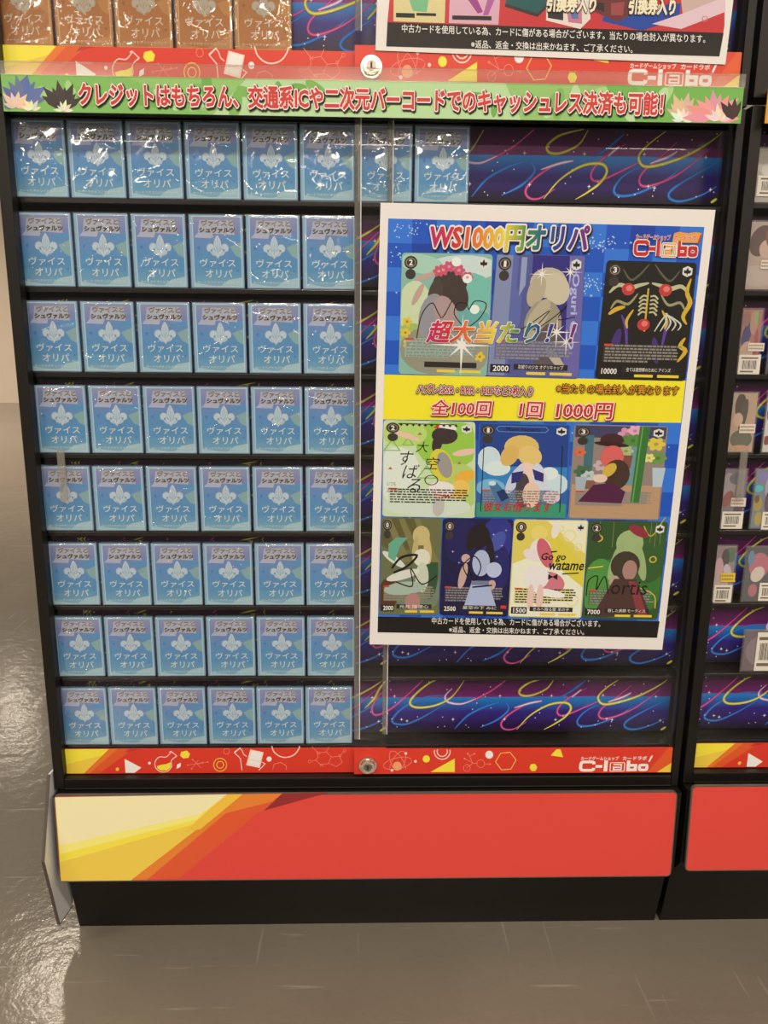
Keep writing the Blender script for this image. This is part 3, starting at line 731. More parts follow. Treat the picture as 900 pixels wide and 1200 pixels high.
# ------------------------------------------------------------------ green banner
BY = -.0125
def banner():
    x0, x1, z0, z1 = .0195, .8815, 1.1568, 1.1960
    org = (.45, BY, z0); root = thing('banner', 'long green banner with red Japanese lettering across the top of the case', 'banner', org)
    s = Solid(); s.box(x0, x1, BY, BY+.0012, z0, z1, P(150, 190, 104)); s.build('board', root, org)
    F = Flat(BY-.00005)
    lf = [P(170, 206, 126), P(128, 178, 84), P(186, 214, 150), P(116, 168, 74)]
    rnd = random.Random(4)
    F.poly([(.26, z0), (.62, z0), (.60, z1), (.30, z1)], P(184, 212, 148), 1)
    F.poly([(x0, z0), (.26, z0), (.16, z1), (x0, z1)], P(132, 184, 92), 1); F.poly([(.70, z0), (x1, z0), (x1, z1), (.72, z1)], P(118, 176, 78), 1)
    for i in range(40):
        cx = rnd.uniform(.06, .84); cz = rnd.uniform(z0+.008, z1-.008); r = rnd.uniform(.006, .012); rot = rnd.uniform(0, 180)
        q = [(x, min(z1-.0003, max(z0+.0003, z))) for x, z in ell(cx, cz, r*1.5, r*.6, 14, rot)]
        F.poly(q, lf[i % 4], 2)
    # plain leafy tufts where the banner carries its mascots
    def cl(q): return [(min(x1-.0004, max(x0+.0004, x)), min(z1-.0004, max(z0+.0004, z))) for x, z in q]
    def spray(cx, cz, n, ln, c, a0, a1, seed):
        rn = random.Random(seed)
        for q in range(n):
            a = math.radians(a0+(a1-a0)*q/max(1, n-1)); l = ln*rn.uniform(.75, 1.1); ux, uz = math.cos(a), math.sin(a)
            lf_ = [(cx+ux*l*t-uz*wv*l, cz+uz*l*t+ux*wv*l) for t, wv in ((.05, 0), (.3, .14), (.6, .15), (1, 0), (.6, -.15), (.3, -.14))]
            F.poly(cl(lf_), P(*(min(255, int(v*(.92+.16*rn.random()))) for v in c)), 3)
    spray(.042, 1.166, 9, .036, (104, 112, 156), 10, 190, 1); spray(.034, 1.160, 6, .020, (236, 196, 168), 20, 160, 2); spray(.052, 1.158, 5, .014, (240, 228, 180), 20, 160, 3)
    spray(.088, 1.160, 8, .030, (74, 60, 56), 30, 150, 4); spray(.088, 1.158, 6, .012, (236, 226, 190), 5, 175, 5)
    spray(.812, 1.160, 8, .030, (222, 178, 146), 30, 150, 6); spray(.812, 1.158, 7, .017, (244, 232, 212), 5, 175, 7)
    spray(.850, 1.162, 10, .036, (234, 156, 144), 0, 180, 8); spray(.856, 1.159, 6, .020, (246, 212, 190), 20, 160, 9); spray(.872, 1.160, 4, .024, (72, 48, 46), 70, 130, 10)
    F.build('printed_ground', root, org)
    T = Flat(BY-.0009)
    t = 'クレジットはもちろん、交通系ICや二次元バーコードでのキャッシュレス決済も可能！'
    a = at(93, 115, BY).x; b = at(776, 125, BY).x; zc = 1.1762; h = .0235
    bx = (a, zc-h/2, b, zc+h/2)
    T.text(t, *bx, P(34, 20, 16), 1, .125, d=(.0011, -.0012)); T.text(t, *bx, P(248, 226, 206), 3, .088); T.text(t, *bx, TXT_RED, 4, .036)
    T.build('lettering', root, org)
    s = Solid(); s.box(x0, x1+.001, BY-.0006, BY+.0006, z1-.001, z1+.0135, M_lip); s.box(x0, x1+.001, BY-.001, BY+.001, z1+.0125, z1+.0140, M_lip)
    s.box(x0, x1+.001, BY+.0012, -.0002, z1-.004, z1-.001, M_lip)
    o = s.build('clear_holder', root, org); o['label'] = 'clear plastic holder lip'
banner()
s = Solid(); s.box(.9105, 1.77, BY, BY+.0012, 1.1575, 1.1975, P(226, 150, 40)); s.box(.9105, 1.77, BY+.0012, -.0002+.0007, 1.192, 1.195, M_lip)
o = s.build('banner'); tag(o, 'orange banner end at the right picture edge', 'banner')

# ------------------------------------------------------------------ posters
def rainbow(name):
    return ramp_mat(name, [(0, (196, 30, 100)), (.16, (214, 44, 50)), (.30, (236, 120, 40)), (.46, (240, 212, 50)), (.60, (60, 140, 60)), (.74, (30, 80, 140)), (.86, (60, 50, 140)), (1, (130, 40, 120))], 'X')
NOTICE1 = '中古カードを使用している為、カードに傷がある場合がございます。'
NOTICE2 = '※返品、返金・交換は出来かねます、ご了承ください。'
PY_ = .0018                                  # posters hang on the outside of the front door glass
def poster_main():
    Yp = .0036; org = (.650, Yp, .49)
    root = thing('poster', 'laminated poster with a blue field of ten trading card pictures on the glass door', 'poster', org)
    pm = lambda x, y: (lambda p: (p.x, p.z))(at(x, y, Yp))
    s = Solid()
    q = [pm(*p) for p in ((433, 755), (776, 761.5), (838.5, 246), (446, 237.5))]
    s.prism(q, 'y', Yp, Yp+.0006, M_white); s.build('paper_sheet', root, org)
    F = Flat(Yp, pm)
    blue = mat('poster_blue', (26, 84, 182), .45, .3); blue2 = mat('poster_blue_light', (52, 118, 206), .45, .3); blue3 = mat('poster_blue_deep', (18, 62, 156), .45, .3)
    def edge(y): 
        t = (y-256)/(741-256); return (455-12.5*t, 825.5-56*t)
    def fr(u, v):                            # 0..1 across, 0..1 down the printed field
        yl = 256+485*v; yr = 266+481*v
        return (455-12.5*v+(825.5-56*v+0-(455-12.5*v))*u, yl+(yr-yl)*u)
    F.poly([fr(0, 0), fr(1, 0), fr(1, 1), fr(0, 1)], blue, 1)
    rnd = random.Random(9); nu, nv = 13, 17
    for i in range(nu):
        for j in range(nv):
            if (i+j) % 2 == 0:
                F.poly([fr(i/nu, j/nv), fr((i+1)/nu, j/nv), fr((i+1)/nu, (j+1)/nv), fr(i/nu, (j+1)/nv)], (blue2, blue3, blue2)[(i*7+j*3) % 3], 2)
    for _ in range(70):
        u, v = rnd.random()*.96+.02, rnd.random()*.90+.02; x, y = fr(u, v); F.poly(star(x, y, rnd.uniform(.8, 2.8), .7), P(170, 200, 236), 3)
    for cx, cy, n, sp in ((478, 268, 30, 12), (700, 285, 45, 14), (690, 335, 45, 12), (800, 262, 10, 6), (470, 300, 15, 8)):
        for _ in range(n):
            sx_, sy_ = cx+rnd.gauss(0, sp), cy+rnd.gauss(0, sp*.5); t_ = (sy_-256)/485
            if 458-12.5*t_ < sx_ < 822-56*t_ and sy_ > 259+(sx_-455)*.027: F.poly(star(sx_, sy_, rnd.uniform(.7, 1.8), .5), P(200, 220, 244), 3)
    F.poly([fr(0, .964), fr(1, .964), fr(1, 1), fr(0, 1)], BLK, 4)
    F.poly([(441.8+1, 722.5), (773, 728), (770, 747.5), (442.6, 741)], BLK, 4)
    F.poly([(450.4, 439), (803.5, 446), (798, 495.5), (449, 491.5)], mat('poster_yellow', (250, 230, 42), .45, .3), 5)
    F.build('printed_field', root, org)
    # ---- headings
    H = Flat(Yp-.0016, pm)
    t = 'WS1000円オリパ'; bx = (504, 293, 689, 264)
    H.text(t, *bx, P(36, 18, 30), 1, .12, slant=-.12, rise=3, d=(1.2, 1.4)); H.text(t, *bx, WHT, 2, .10, slant=-.12, rise=3); 
    t2 = '超大当たり！！'; b2 = (503, 402, 672, 377)
    H.text(t2, *b2, WHT, 1, .06, slant=-.3, rise=2)
    t3 = 'ハズレはSR・RRR・HLPなど3枚入り'; b3 = (489, 462.5, 624, 452)
    H.text(t3, *b3, P(50, 24, 20), 1, .16, slant=-.1, rise=3); H.text(t3, *b3, WHT, 2, .085, slant=-.1, rise=3); H.text(t3, *b3, P(180, 44, 44), 3, .03, slant=-.1, rise=3)
    t4 = '※当たりの場合封入が異なります'; b4 = (652, 461.5, 795, 451)
    H.text(t4, *b4, P(50, 26, 14), 1, .085, slant=-.05, rise=3); H.text(t4, *b4, P(236, 150, 34), 2, .012, slant=-.05, rise=3)
    for t5, b5 in (('全100回', (506, 486.5, 575, 469)), ('1回', (609, 488.5, 635, 471)), ('1000円', (652, 490.5, 717, 472))):
        H.text(t5, *b5, P(150, 24, 24), 1, .095, slant=-.15, rise=1, d=(.8, .9)); H.text(t5, *b5, P(250, 226, 206), 2, .07, slant=-.15, rise=1); H.text(t5, *b5, P(206, 44, 40), 3, .017, slant=-.15, rise=1)
    H.text(NOTICE1, 506, 732.6, 703, 724.4, WHT, 1, .008, rise=3.6); H.text(NOTICE2, 526, 742.2, 684, 735.2, WHT, 1, .008, rise=3)
    p0 = (741.5, 300.8); 
    H.fn = lambda x, z: pm(741.5+x*.735+ (z)*.08, 300.0+.012*x*1.4-z*.98)
    clabo(H, 0, 0, 1, 1, P(206, 44, 40), P(236, 160, 50), P(206, 60, 50), WHT, 5)
    H.poly([(60, 17), (101, 17), (104, 20), (106, 29), (96, 30), (84, 28.5), (70, 30), (62, 28)], P(240, 160, 60), 3)
    H.build('lettering', root, org)
    for nm, t_, b_, off, sl, ri in (('heading_lettering', t, bx, .035, -.12, 3), ('slogan_lettering', t2, b2, .025, -.3, 2)):
        R_ = Flat(Yp-.0022, pm); R_.text(t_, *b_, rainbow('rainbow_ink'), 1, off, slant=sl, rise=ri); o = R_.build(nm, root, org); o['label'] = 'rainbow coloured heading'
    # ---- nine card pictures
    def card(quad, ground, draw, cost, power=None, name=None, fleur=True, dark=True):
        C = Flat(Yp-.0005, None)
        def cm(u, v):                        # 0..63 across, 0..88 down
            u /= 63; v /= 88
            (ax, ay), (bx_, by), (cx, cy), (dx, dy) = quad
            x = (ax*(1-u)+bx_*u)*(1-v)+(dx*(1-u)+cx*u)*v; y = (ay*(1-u)+by*u)*(1-v)+(dy*(1-u)+cy*u)*v
            return pm(x, y)
        C.fn = cm
        out = []
        for cx, cy, a in ((60.5, 2.5, -90), (60.5, 85.5, 0), (2.5, 85.5, 90), (2.5, 2.5, 180)):
            for k2 in range(4): out.append((cx+2.5*math.cos(math.radians(a+30*k2)), cy+2.5*math.sin(math.radians(a+30*k2))))
        C.poly(out, P(*ground), 0)
        draw(C)
        # text block, cost mark, class mark, power box, name bar
        g = P(60, 52, 46) if not dark else P(150, 138, 120); bgc = P(*(int(q*.8+36) for q in ground)) if dark else P(*(min(255, int(q*.7+70)) for q in ground))
        rr = random.Random(int(quad[0][0]))
        for k2 in range(6):
            y = 62+k2*2.3; x = 5
            C.rect(4, y-.2, 4+52*(.95 if k2 < 5 else .6), y+1.9, bgc, 5)
            while x < (55 if k2 < 5 else 34):
                wd = rr.uniform(1.2, 4); C.rect(x, y+.3, x+wd, y+1.5, g, 6); x += wd+rr.uniform(.4, .9)
        C.rect(4, 61.7, 10, 63.2, P(214, 70, 44), 7)
        C.poly(ell(6.4, 7, 4.6, 4.8, 16), P(52, 44, 38), 7); C.poly(ell(6.4, 15.5, 3.6, 3.8, 14), P(60, 52, 46), 7); C.ring(6.4, 7, 3.2, .6, P(150, 132, 106), 8, 14)
        C.text(cost, 5.3 if cost != '1' else 6.0, 9, 7.6 if cost != '1' else 7.1, 5, WHT, 9, .03)
        if fleur:
            C.poly([(57, 2.6), (60.4, 4.4), (60.4, 9), (57, 10.8), (53.6, 9), (53.6, 4.4)], P(226, 220, 204), 7)
            C.poly([(57, 3.6), (58, 6), (59.6, 5.8), (59.2, 8), (57.5, 8.2), (57, 10), (56.5, 8.2), (54.8, 8), (54.4, 5.8), (56, 6)], P(36, 30, 28), 8)
        if power:
            C.rect(2, 79, 15.5, 85, P(34, 30, 28), 7); C.text(power, 4, 84, 14.5, 80, WHT, 8, .02)
        if power or name is not None:
            C.rect(18, 78.5, 55, 82.5, P(44, 36, 32), 7); C.rect(27, 84, 40, 86, GOLD, 7); C.rect(43, 84, 58, 86, GOLD, 7)
            if name: C.text(name, 21, 82, 52, 79, P(236, 226, 206), 8, .004)
        return C
    def blobs(C, lst, L=1):
        for i, (cx, cy, rx, ry, rot, c) in enumerate(lst): 
            q = [(min(62.5, max(.5, x)), min(87.5, max(.5, y))) for x, y in ell(cx, cy, rx, ry, 18, rot)]
            C.poly(q, P(*c), L+i*.25)
    def petals(C, cx, cy, r, c, mid, n=6, L=4):
        for k2 in range(n):
            a = 2*math.pi*k2/n; C.poly(ell(cx+r*.6*math.cos(a), cy+r*.6*math.sin(a), r*.5, r*.38, 10, math.degrees(a)), P(*c), L)
        C.disc(cx, cy, r*.28, P(*mid), L+.5, 10)
    def burst(C, cx, cy, R, L=10):
        C.poly(star(cx, cy, R, R*.07, 4, 0), WHT, L); C.poly(star(cx, cy, R*.55, R*.07, 4, 45), WHT, L)
    cards = []
    def d1(C):
        blobs(C, [(44, 10, 26, 9, 0, (206, 218, 206)), (14, 8, 16, 7, 10, (170, 206, 178)), (50, 26, 18, 12, 20, (120, 188, 166)), (10, 40, 12, 20, 0, (206, 216, 166)), (48, 48, 18, 8, 0, (108, 170, 160)), (12, 62, 14, 10, 30, (168, 186, 96)), (26, 70, 26, 18, 0, (150, 146, 120)), (50, 70, 14, 16, 0, (156, 150, 124))])
        blobs(C, [(34, 22, 12, 10, 0, (66, 54, 48)), (40, 30, 7, 12, -15, (66, 54, 48)), (24, 30, 5, 12, 10, (76, 62, 54)), (22, 46, 9, 17, 8, (150, 146, 146)), (32, 44, 8, 14, -20, (176, 146, 138)), (12, 30, 2.2, 9, 25, (196, 160, 142)), (17, 17, 8, 2.0, -20, (196, 160, 142))], 3)
        for x, y in ((26, 13), (33, 9.5), (40, 12), (46, 17), (29, 12)): petals(C, x, y, 4, (208, 84, 108), (230, 150, 150), 6, 6)
        for x, y in ((4, 58), (6, 66), (5, 50), (57, 74)): petals(C, x, y, 3.5, (226, 196, 60), (180, 130, 40), 5, 5)
        for x, y in ((38, 6), (46, 18), (52, 40)): C.disc(x, y, 3.4, P(236, 240, 230), 6, 12)
        C.stroke(smooth([(12, 62), (15, 45), (22, 36), (27, 44), (30, 46), (36, 34)], 5), .7, BLK, 8); C.stroke(smooth([(46, 54), (38, 44), (40, 36), (46, 36), (48, 40), (52, 34), (60, 36), (56, 46), (47, 54)], 5), .7, BLK, 8)
        burst(C, 44, 66, 23, 11)
    cards.append((card([(471, 296), (577.5, 298), (571, 441), (467, 438)], (140, 184, 160), d1, '2', '', '', True), 'aqua and white card picture at top left of the poster'))
    def d2(C):
        C.poly([(.5, .5), (12, .5), (12, 87), (.5, 87)], P(132, 140, 170), 1); C.poly([(12, .5), (16, .5), (16, 24), (20, 30), (20, 50), (14, 58), (14, 87), (12, 87)], P(96, 104, 160), 1.5)
        C.poly([(18, 2), (22, 2), (22, 22), (18, 30)], P(150, 158, 186), 2); C.poly([(26, .5), (62, .5), (62, 60), (26, 60)], P(50, 42, 120), 1)
        C.poly([(52, .5), (62.5, .5), (62.5, 87), (52, 87)], P(110, 100, 160), 2)
        blobs(C, [(38, 20, 13, 11, 0, (196, 182, 150)), (44, 24, 9, 12, -20, (206, 192, 160)), (30, 26, 6, 12, 15, (186, 170, 138)), (36, 50, 13, 18, 5, (160, 148, 120)), (40, 66, 9, 18, 10, (96, 84, 84)), (46, 74, 3, 10, -40, (190, 176, 150)), (32, 46, 6, 16, 25, (186, 172, 140))], 3)
        C.stroke(smooth([(8, 60), (24, 52), (40, 40), (30, 54), (44, 44), (52, 36), (46, 46), (58, 44)], 5), .7, BLK, 8)
        burst(C, 33, 14, 9, 11); burst(C, 53, 12, 9, 11); burst(C, 46, 55, 12, 11); burst(C, 53, 62, 10, 11)
    C2 = card([(582, 297.5), (686, 299.5), (678, 444), (570, 441)], (84, 88, 142), d2, '1', '2000', '灰被りの少女 オグリキャップ', True)
    old = C2.fn; C2.fn = lambda x, y, o=old: o(53.4+6.2*y, 13+x)   # vertical name along the right edge
    C2.text('Oguri Cap', 0, 0, 54, 1, P(182, 184, 214), 9, .02); C2.fn = old
    cards.append((C2, 'navy card picture beside the aqua one'))
    def d3(C):
        bone = P(196, 188, 140); gd = P(216, 174, 50)
        for sx in (1, -1):
            f = lambda x, y: (32+(x-32)*sx if True else x, y)
            C.stroke([f(*p) for p in smooth([(33, 16), (40, 18), (46, 20), (54, 18), (60, 24)], 4)], 3.4, bone, 3, taper=True)
            C.stroke([f(*p) for p in smooth([(40, 24), (46, 32), (54, 30), (58, 36)], 4)], 2.0, P(160, 152, 110), 3, taper=True)
            C.stroke([f(*p) for p in smooth([(34, 2), (40, 10), (46, 14), (52, 6)], 4)], 1.6, P(96, 92, 70), 3, taper=True)
            for k2 in range(5): C.stroke([f(*p) for p in smooth([(33, 26+k2*3), (36, 25.5+k2*3), (38.5, 28+k2*3)], 3)], 1.3, bone, 4)
            C.stroke([f(*p) for p in smooth([(44, 66), (46, 50), (50, 40)], 4)], 2.2, P(96, 60, 150), 3, taper=True)
            C.stroke([f(*p) for p in smooth([(42, 36), (46, 44), (45, 50)], 4)], 2.0, gd, 4, taper=True)
        for k2 in range(5): C.stroke(smooth([(46-k2*.5, 38), (42+k2*3.4, 44+k2*.4), (38+k2*4, 52-k2*.3)], 4), 1.1, P(210, 206, 176), 5, taper=True)
        C.stroke([(31, 20), (31, 52)], 1.2, gd, 4)
        for pl in ([(60, 12), (58, 22), (61, 30), (57, 40), (60, 46)], [(60, 56), (57, 62), (61, 66), (56, 74)], [(5, 40), (10, 36), (16, 34)], [(54, 6), (60, 8)]): C.stroke(smooth(pl, 4), 3.2, gd, 5, taper=True)
        for x, y, r in ((17, 21, 4.6), (43, 21, 4.6), (30, 47, 4.4)): C.disc(x, y, r, P(196, 60, 56), 6, 16); C.disc(x+.6, y-.8, r*.5, P(232, 120, 104), 6.5, 12)
        blobs(C, [(12, 60, 3, 10, 10, (72, 48, 112)), (40, 66, 2.5, 10, -10, (72, 48, 112))], 2)
    cards.append((card([(711, 305), (816.5, 308), (803, 446.5), (697, 444)], (30, 25, 22), d3, '3', '10000', '全ては理想郷のために アインズ', True), 'black and gold card picture under the shop logo'))
    def d4(C):
        blobs(C, [(44, 20, 22, 24, 0, (156, 200, 70)), (14, 12, 16, 12, 0, (190, 214, 110)), (52, 60, 14, 22, 0, (182, 206, 110)), (30, 78, 30, 10, 0, (214, 222, 196)), (10, 50, 16, 26, 0, (226, 230, 206))])
        for x, y, r in ((6, 24, 6), (30, 48, 7), (17, 20, 4), (50, 8, 5), (28, 68, 4)): C.stroke([(x, y-r), (x+r*.9, y+r*.6), (x-r*.9, y+r*.6)], 1.0, P(140, 190, 90), 4, True)
        for x, y in ((5, 44), (25, 12), (12, 66), (52, 38), (56, 66)): C.poly([(x, y-1.6), (x+1.5, y+1), (x-1.5, y+1)], P(180, 100, 70), 4)
        blobs(C, [(42, 13, 9, 8, 0, (62, 48, 44)), (37, 20, 3.5, 9, 10, (62, 48, 44)), (40, 40, 8, 15, -10, (222, 206, 60)), (42, 40, 5, 12, -10, (160, 152, 140)), (56, 50, 8, 5, -30, (236, 178, 60)), (52, 62, 7, 9, 20, (240, 196, 90)), (40, 62, 9, 7, 0, (238, 228, 212)), (38, 78, 4, 9, 5, (196, 186, 170)), (16, 14, 10, 2.4, 25, (236, 196, 166)), (56, 28, 9, 3, -15, (236, 196, 166))], 4)
        C.poly([(34, 6), (40, 1.5), (50, 3), (50, 8), (40, 6)], P(240, 232, 214), 7); C.poly([(34, 6), (38, 2.5), (38, 7)], P(206, 60, 40), 7.5); C.stroke([(35, 67), (46, 69)], 1.4, P(206, 60, 40), 8)
        C.stroke([(10, 3), (50, 3)], .8, BLK, 7)
        for k2 in range(10): C.poly(star(12+k2*4.2, 4, 1.6, .7, 4), BLK, 7)
        for tt, b_ in (('大', (23, 29, 31, 19)), ('空', (29, 44, 38, 33)), ('す', (11, 41, 20, 28)), ('ば', (14, 53, 24, 40)), ('る', (17, 66, 26, 53))): C.text(tt, *b_, BLK, 9, .0, slant=-.2)
        C.text('いつも', 3, 60, 9, 56, BLK, 9); C.text('応援ありがと', 3, 66, 16, 62, BLK, 9); C.ring(33, 54, 4.4, .7, BLK, 9, 16)
    cards.append((card([(449.5, 492), (557, 494.5), (557, 607), (448, 605)], (206, 220, 168), d4, '2', None, None, True, False), 'pale green card picture at middle left'))
    def d5(C):
        C.poly([(1, 1), (62, 1), (62, 40), (1, 40)], P(34, 66, 136), 1); C.poly([(1, 40), (62, 40), (62, 62), (1, 62)], P(52, 130, 186), 1); C.poly([(1, 74), (62, 74), (62, 87), (1, 87)], P(60, 150, 110), 1)
        blobs(C, [(8, 34, 8, 12, 0, (206, 222, 226)), (14, 42, 9, 7, 0, (220, 230, 230)), (54, 56, 9, 10, 0, (206, 222, 228)), (50, 46, 6, 6, 0, (226, 232, 232)), (10, 60, 10, 8, 0, (120, 180, 206))], 2)
        blobs(C, [(30, 22, 12, 11, 0, (226, 188, 100)), (36, 30, 8, 10, -20, (232, 196, 112)), (22, 30, 6, 10, 15, (222, 180, 92)), (34, 48, 8, 12, 0, (240, 206, 180)), (44, 54, 5, 18, -10, (214, 214, 222)), (26, 52, 4, 14, 20, (206, 208, 218)), (32, 62, 5, 16, 0, (74, 62, 66)), (38, 66, 6, 12, 0, (236, 198, 170)), (52, 68, 6, 6, 0, (228, 200, 204))], 4)
        C.poly([(24, 46), (32, 44), (30, 54), (24, 56)], P(50, 46, 110), 8); C.poly([(38, 42), (46, 46), (46, 54), (40, 52)], P(50, 46, 110), 8)
        C.poly([(9, 58), (14, 55), (24, 70), (22, 78), (16, 78)], P(70, 116, 150), 8); C.poly([(14, 64), (19, 61), (23, 69), (18, 73)], P(34, 52, 96), 9); C.poly(ell(11, 56, 2.6, 2.2, 12), P(210, 224, 228), 9)
        C.stroke([(14, 3), (46, 3), (48, 5.5), (46, 8), (14, 8), (12, 5.5)], .5, P(110, 150, 190), 8, True); C.text('Mami Nanami', 19, 7.4, 42, 3.8, BLK, 9, .01)
        C.stroke([(4, 20), (4, 82)], .6, BLK, 8); C.stroke([(58, 20), (58, 82)], .6, BLK, 8)
        C.text('彼女お借ります', 6, 82, 52, 73, P(190, 40, 50), 12, .02, slant=-.1)
    cards.append((card([(561.5, 495), (668.5, 497.5), (664, 608), (556, 606.5)], (44, 100, 158), d5, '1', None, None, True), 'sea blue card picture in the middle row'))
    def d6(C):
        C.poly([(1, 1), (62, 1), (62, 12), (1, 12)], P(70, 66, 96), 1); C.poly([(1, 56), (62, 56), (62, 87), (1, 87)], P(190, 150, 110), 1); C.poly([(8, 10), (14, 10), (14, 60), (8, 60)], P(70, 110, 116), 1.5)
        C.poly([(30, 10), (48, 10), (48, 56), (30, 56)], P(110, 150, 150), 1.5); C.poly([(44, 1), (51, 1), (48, 72), (42, 72)], P(56, 116, 50), 8); C.stroke([(46, 1), (43.5, 72)], .9, P(110, 160, 80), 9)
        for x, y, r, c in ((36, 8, 6, (222, 150, 170)), (41, 5, 5, (236, 170, 186)), (33, 15, 6, (90, 130, 60)), (40, 14, 6, (90, 140, 60)), (56, 17, 6, (226, 200, 70)), (58, 30, 6, (110, 150, 70)), (36, 24, 5, (180, 190, 120)), (5, 26, 4, (220, 110, 70)), (8, 44, 6, (70, 110, 70)), (12, 48, 5, (190, 200, 190)), (52, 30, 4, (230, 220, 120)), (20, 38, 5, (206, 176, 170))): petals(C, x, y, r, c, tuple(int(q*.8) for q in c), 6, 3)
        for x, y, wd, h, c in ((34, 34, 7, 12, (130, 80, 60)), (10, 56, 7, 8, (140, 90, 70)), (3, 56, 8, 14, (170, 180, 180)), (55, 48, 9, 18, (186, 200, 200))): C.poly([(x, y-h/2), (x+wd, y-h/2), (x+wd*.85, y+h/2), (x+wd*.15, y+h/2)], P(*c), 5)
        blobs(C, [(26, 14, 8, 6, 0, (70, 36, 36)), (26, 18, 12, 2.2, 6, (56, 30, 30)), (27, 30, 8, 11, 0, (222, 100, 92)), (31, 46, 9, 14, 0, (70, 48, 36)), (26, 42, 4, 7, 25, (214, 176, 62)), (20, 50, 5, 4, 0, (236, 200, 176))], 6)
        C.poly([(6, 72), (16, 56), (28, 54), (38, 62), (36, 73)], P(84, 28, 62), 9)
    cards.append((card([(673, 497), (783, 499.5), (772, 609.5), (665.5, 607.5)], (150, 130, 116), d6, '3', None, None, True), 'flower shop card picture at middle right'))
    def d7(C):
        blobs(C, [(20, 14, 28, 16, 0, (98, 92, 48)), (50, 20, 14, 24, 0, (112, 110, 66)), (8, 70, 12, 16, 20, (92, 54, 30)), (40, 66, 26, 20, 0, (120, 130, 104)), (52, 50, 9, 24, 0, (50, 84, 52))])
        for a in ((0, 0), (14, 0), (30, 0)): C.poly([(a[0]+4, 1), (a[0]+10, 1), (a[0]+32, 40), (a[0]+22, 40)], P(130, 122, 74), 3)
        blobs(C, [(42, 16, 9, 9, 0, (206, 182, 118)), (49, 28, 4, 14, -8, (206, 182, 118)), (36, 28, 3, 12, 8, (196, 172, 110)), (43, 36, 9, 8, 0, (226, 220, 190)), (44, 54, 7, 14, 0, (206, 206, 178)), (26, 64, 22, 6, -5, (170, 184, 160)), (14, 38, 14, 3.5, 30, (220, 218, 196)), (24, 52, 18, 4, -14, (222, 218, 196))], 5)
        C.poly([(8, 24), (16, 18), (28, 18), (20, 26), (15, 40), (8, 36)], P(104, 170, 136), 7); C.stroke(smooth([(12, 46), (22, 36), (38, 34), (28, 44), (14, 50)], 5), 2.2, BLK, 9); C.stroke(smooth([(16, 58), (34, 62), (32, 46), (44, 60), (60, 52)], 5), 1.2, BLK, 9)
        blobs(C, [(35, 76, 8, 8, 0, (180, 130, 116))], 8)
    cards.append((card([(447, 606), (518, 607.5), (514, 720.5), (444.5, 720)], (110, 112, 72), d7, '0', '2000', '光井 陽澄心', False), 'olive green card picture at the lower left corner'))
    def d8(C):
        blobs(C, [(50, 18, 14, 22, 0, (50, 52, 130)), (18, 20, 16, 22, 0, (34, 30, 84)), (52, 44, 10, 22, 0, (40, 36, 100)), (50, 20, 6, 10, 30, (74, 84, 160))])
        for x, y in ((46, 14), (54, 24), (50, 34), (57, 10), (16, 40), (10, 30)): C.poly(star(x, y, 1.4, .4, 4), P(170, 180, 220), 3)
        blobs(C, [(33, 16, 10, 11, 0, (34, 26, 28)), (44, 34, 4, 18, -6, (36, 28, 34)), (26, 20, 4, 10, 8, (34, 26, 28)), (36, 40, 8, 12, 0, (180, 186, 206)), (48, 46, 7, 7, 30, (190, 196, 214)), (20, 52, 3.5, 12, 12, (206, 168, 150)), (22, 36, 4, 4, 0, (206, 168, 150)), (46, 60, 4, 5, 30, (206, 168, 150))], 5)
        C.poly([(28, 58), (44, 58), (52, 80), (22, 80)], P(176, 184, 208), 7); C.poly([(28, 56), (44, 56), (44, 60), (28, 60)], P(120, 124, 150), 8)
        C.stroke(smooth([(24, 52), (20, 42), (30, 34), (36, 44), (30, 56), (26, 46)], 5), 1.0, BLK, 10); C.stroke([(29, 62), (47, 60)], 1.4, BLK, 10); C.rect(56, 78, 61, 81, P(214, 60, 46), 9)
    cards.append((card([(519, 607.5), (601.5, 608.5), (595, 722.5), (515, 720.5)], (28, 25, 66), d8, '0', '2500', '星空の下 みに', False), 'midnight blue card picture in the bottom row'))
    def d9(C):
        for p, c in (([(28, 1), (62, 1), (62, 30)], (240, 232, 190)), ([(1, 40), (24, 30), (62, 56), (62, 87), (1, 87)], (240, 234, 200)), ([(34, 10), (62, 40), (62, 60), (24, 30)], (226, 206, 70))): C.poly(p, P(*c), 2)
        for x, y, r in ((48, 14, 5), (56, 24, 3), (54, 72, 5), (40, 8, 2.5)): C.ring(x, y, r, 1.2, P(238, 222, 150), 3, 16)
        blobs(C, [(22, 12, 7, 7, 0, (236, 214, 110)), (24, 26, 9, 9, 0, (240, 226, 214)), (18, 32, 9, 5, 20, (240, 220, 210)), (28, 30, 6, 14, -20, (208, 100, 110)), (34, 56, 13, 9, 20, (214, 120, 130)), (22, 52, 11, 11, 0, (240, 228, 216)), (34, 66, 14, 3.5, 10, (244, 236, 222)), (18, 70, 3, 12, 0, (238, 196, 180)), (26, 70, 3, 12, 0, (238, 196, 180)), (36, 8, 3.5, 9, 10, (240, 226, 206))], 5)
        C.text('Go go', 25, 38, 46, 30, BLK, 10, .02, slant=-.2); C.text('watame', 32, 45, 62, 38, BLK, 10, .02, slant=-.2); C.stroke([(44, 48.5), (58, 47.5)], 1.1, BLK, 10)
        C.poly([(32, 49), (36, 51), (40, 48.5), (40, 54), (36, 51.6), (32, 54)], BLK, 10); C.stroke([(33, 29), (38, 28.4)], 1.2, BLK, 10)
    cards.append((card([(602.5, 608.5), (689.5, 609.5), (681, 724.5), (595.5, 722.5)], (228, 206, 92), d9, '0', '1500', 'きみへ贈る歌 羊の子', True, False), 'yellow card picture in the bottom row'))
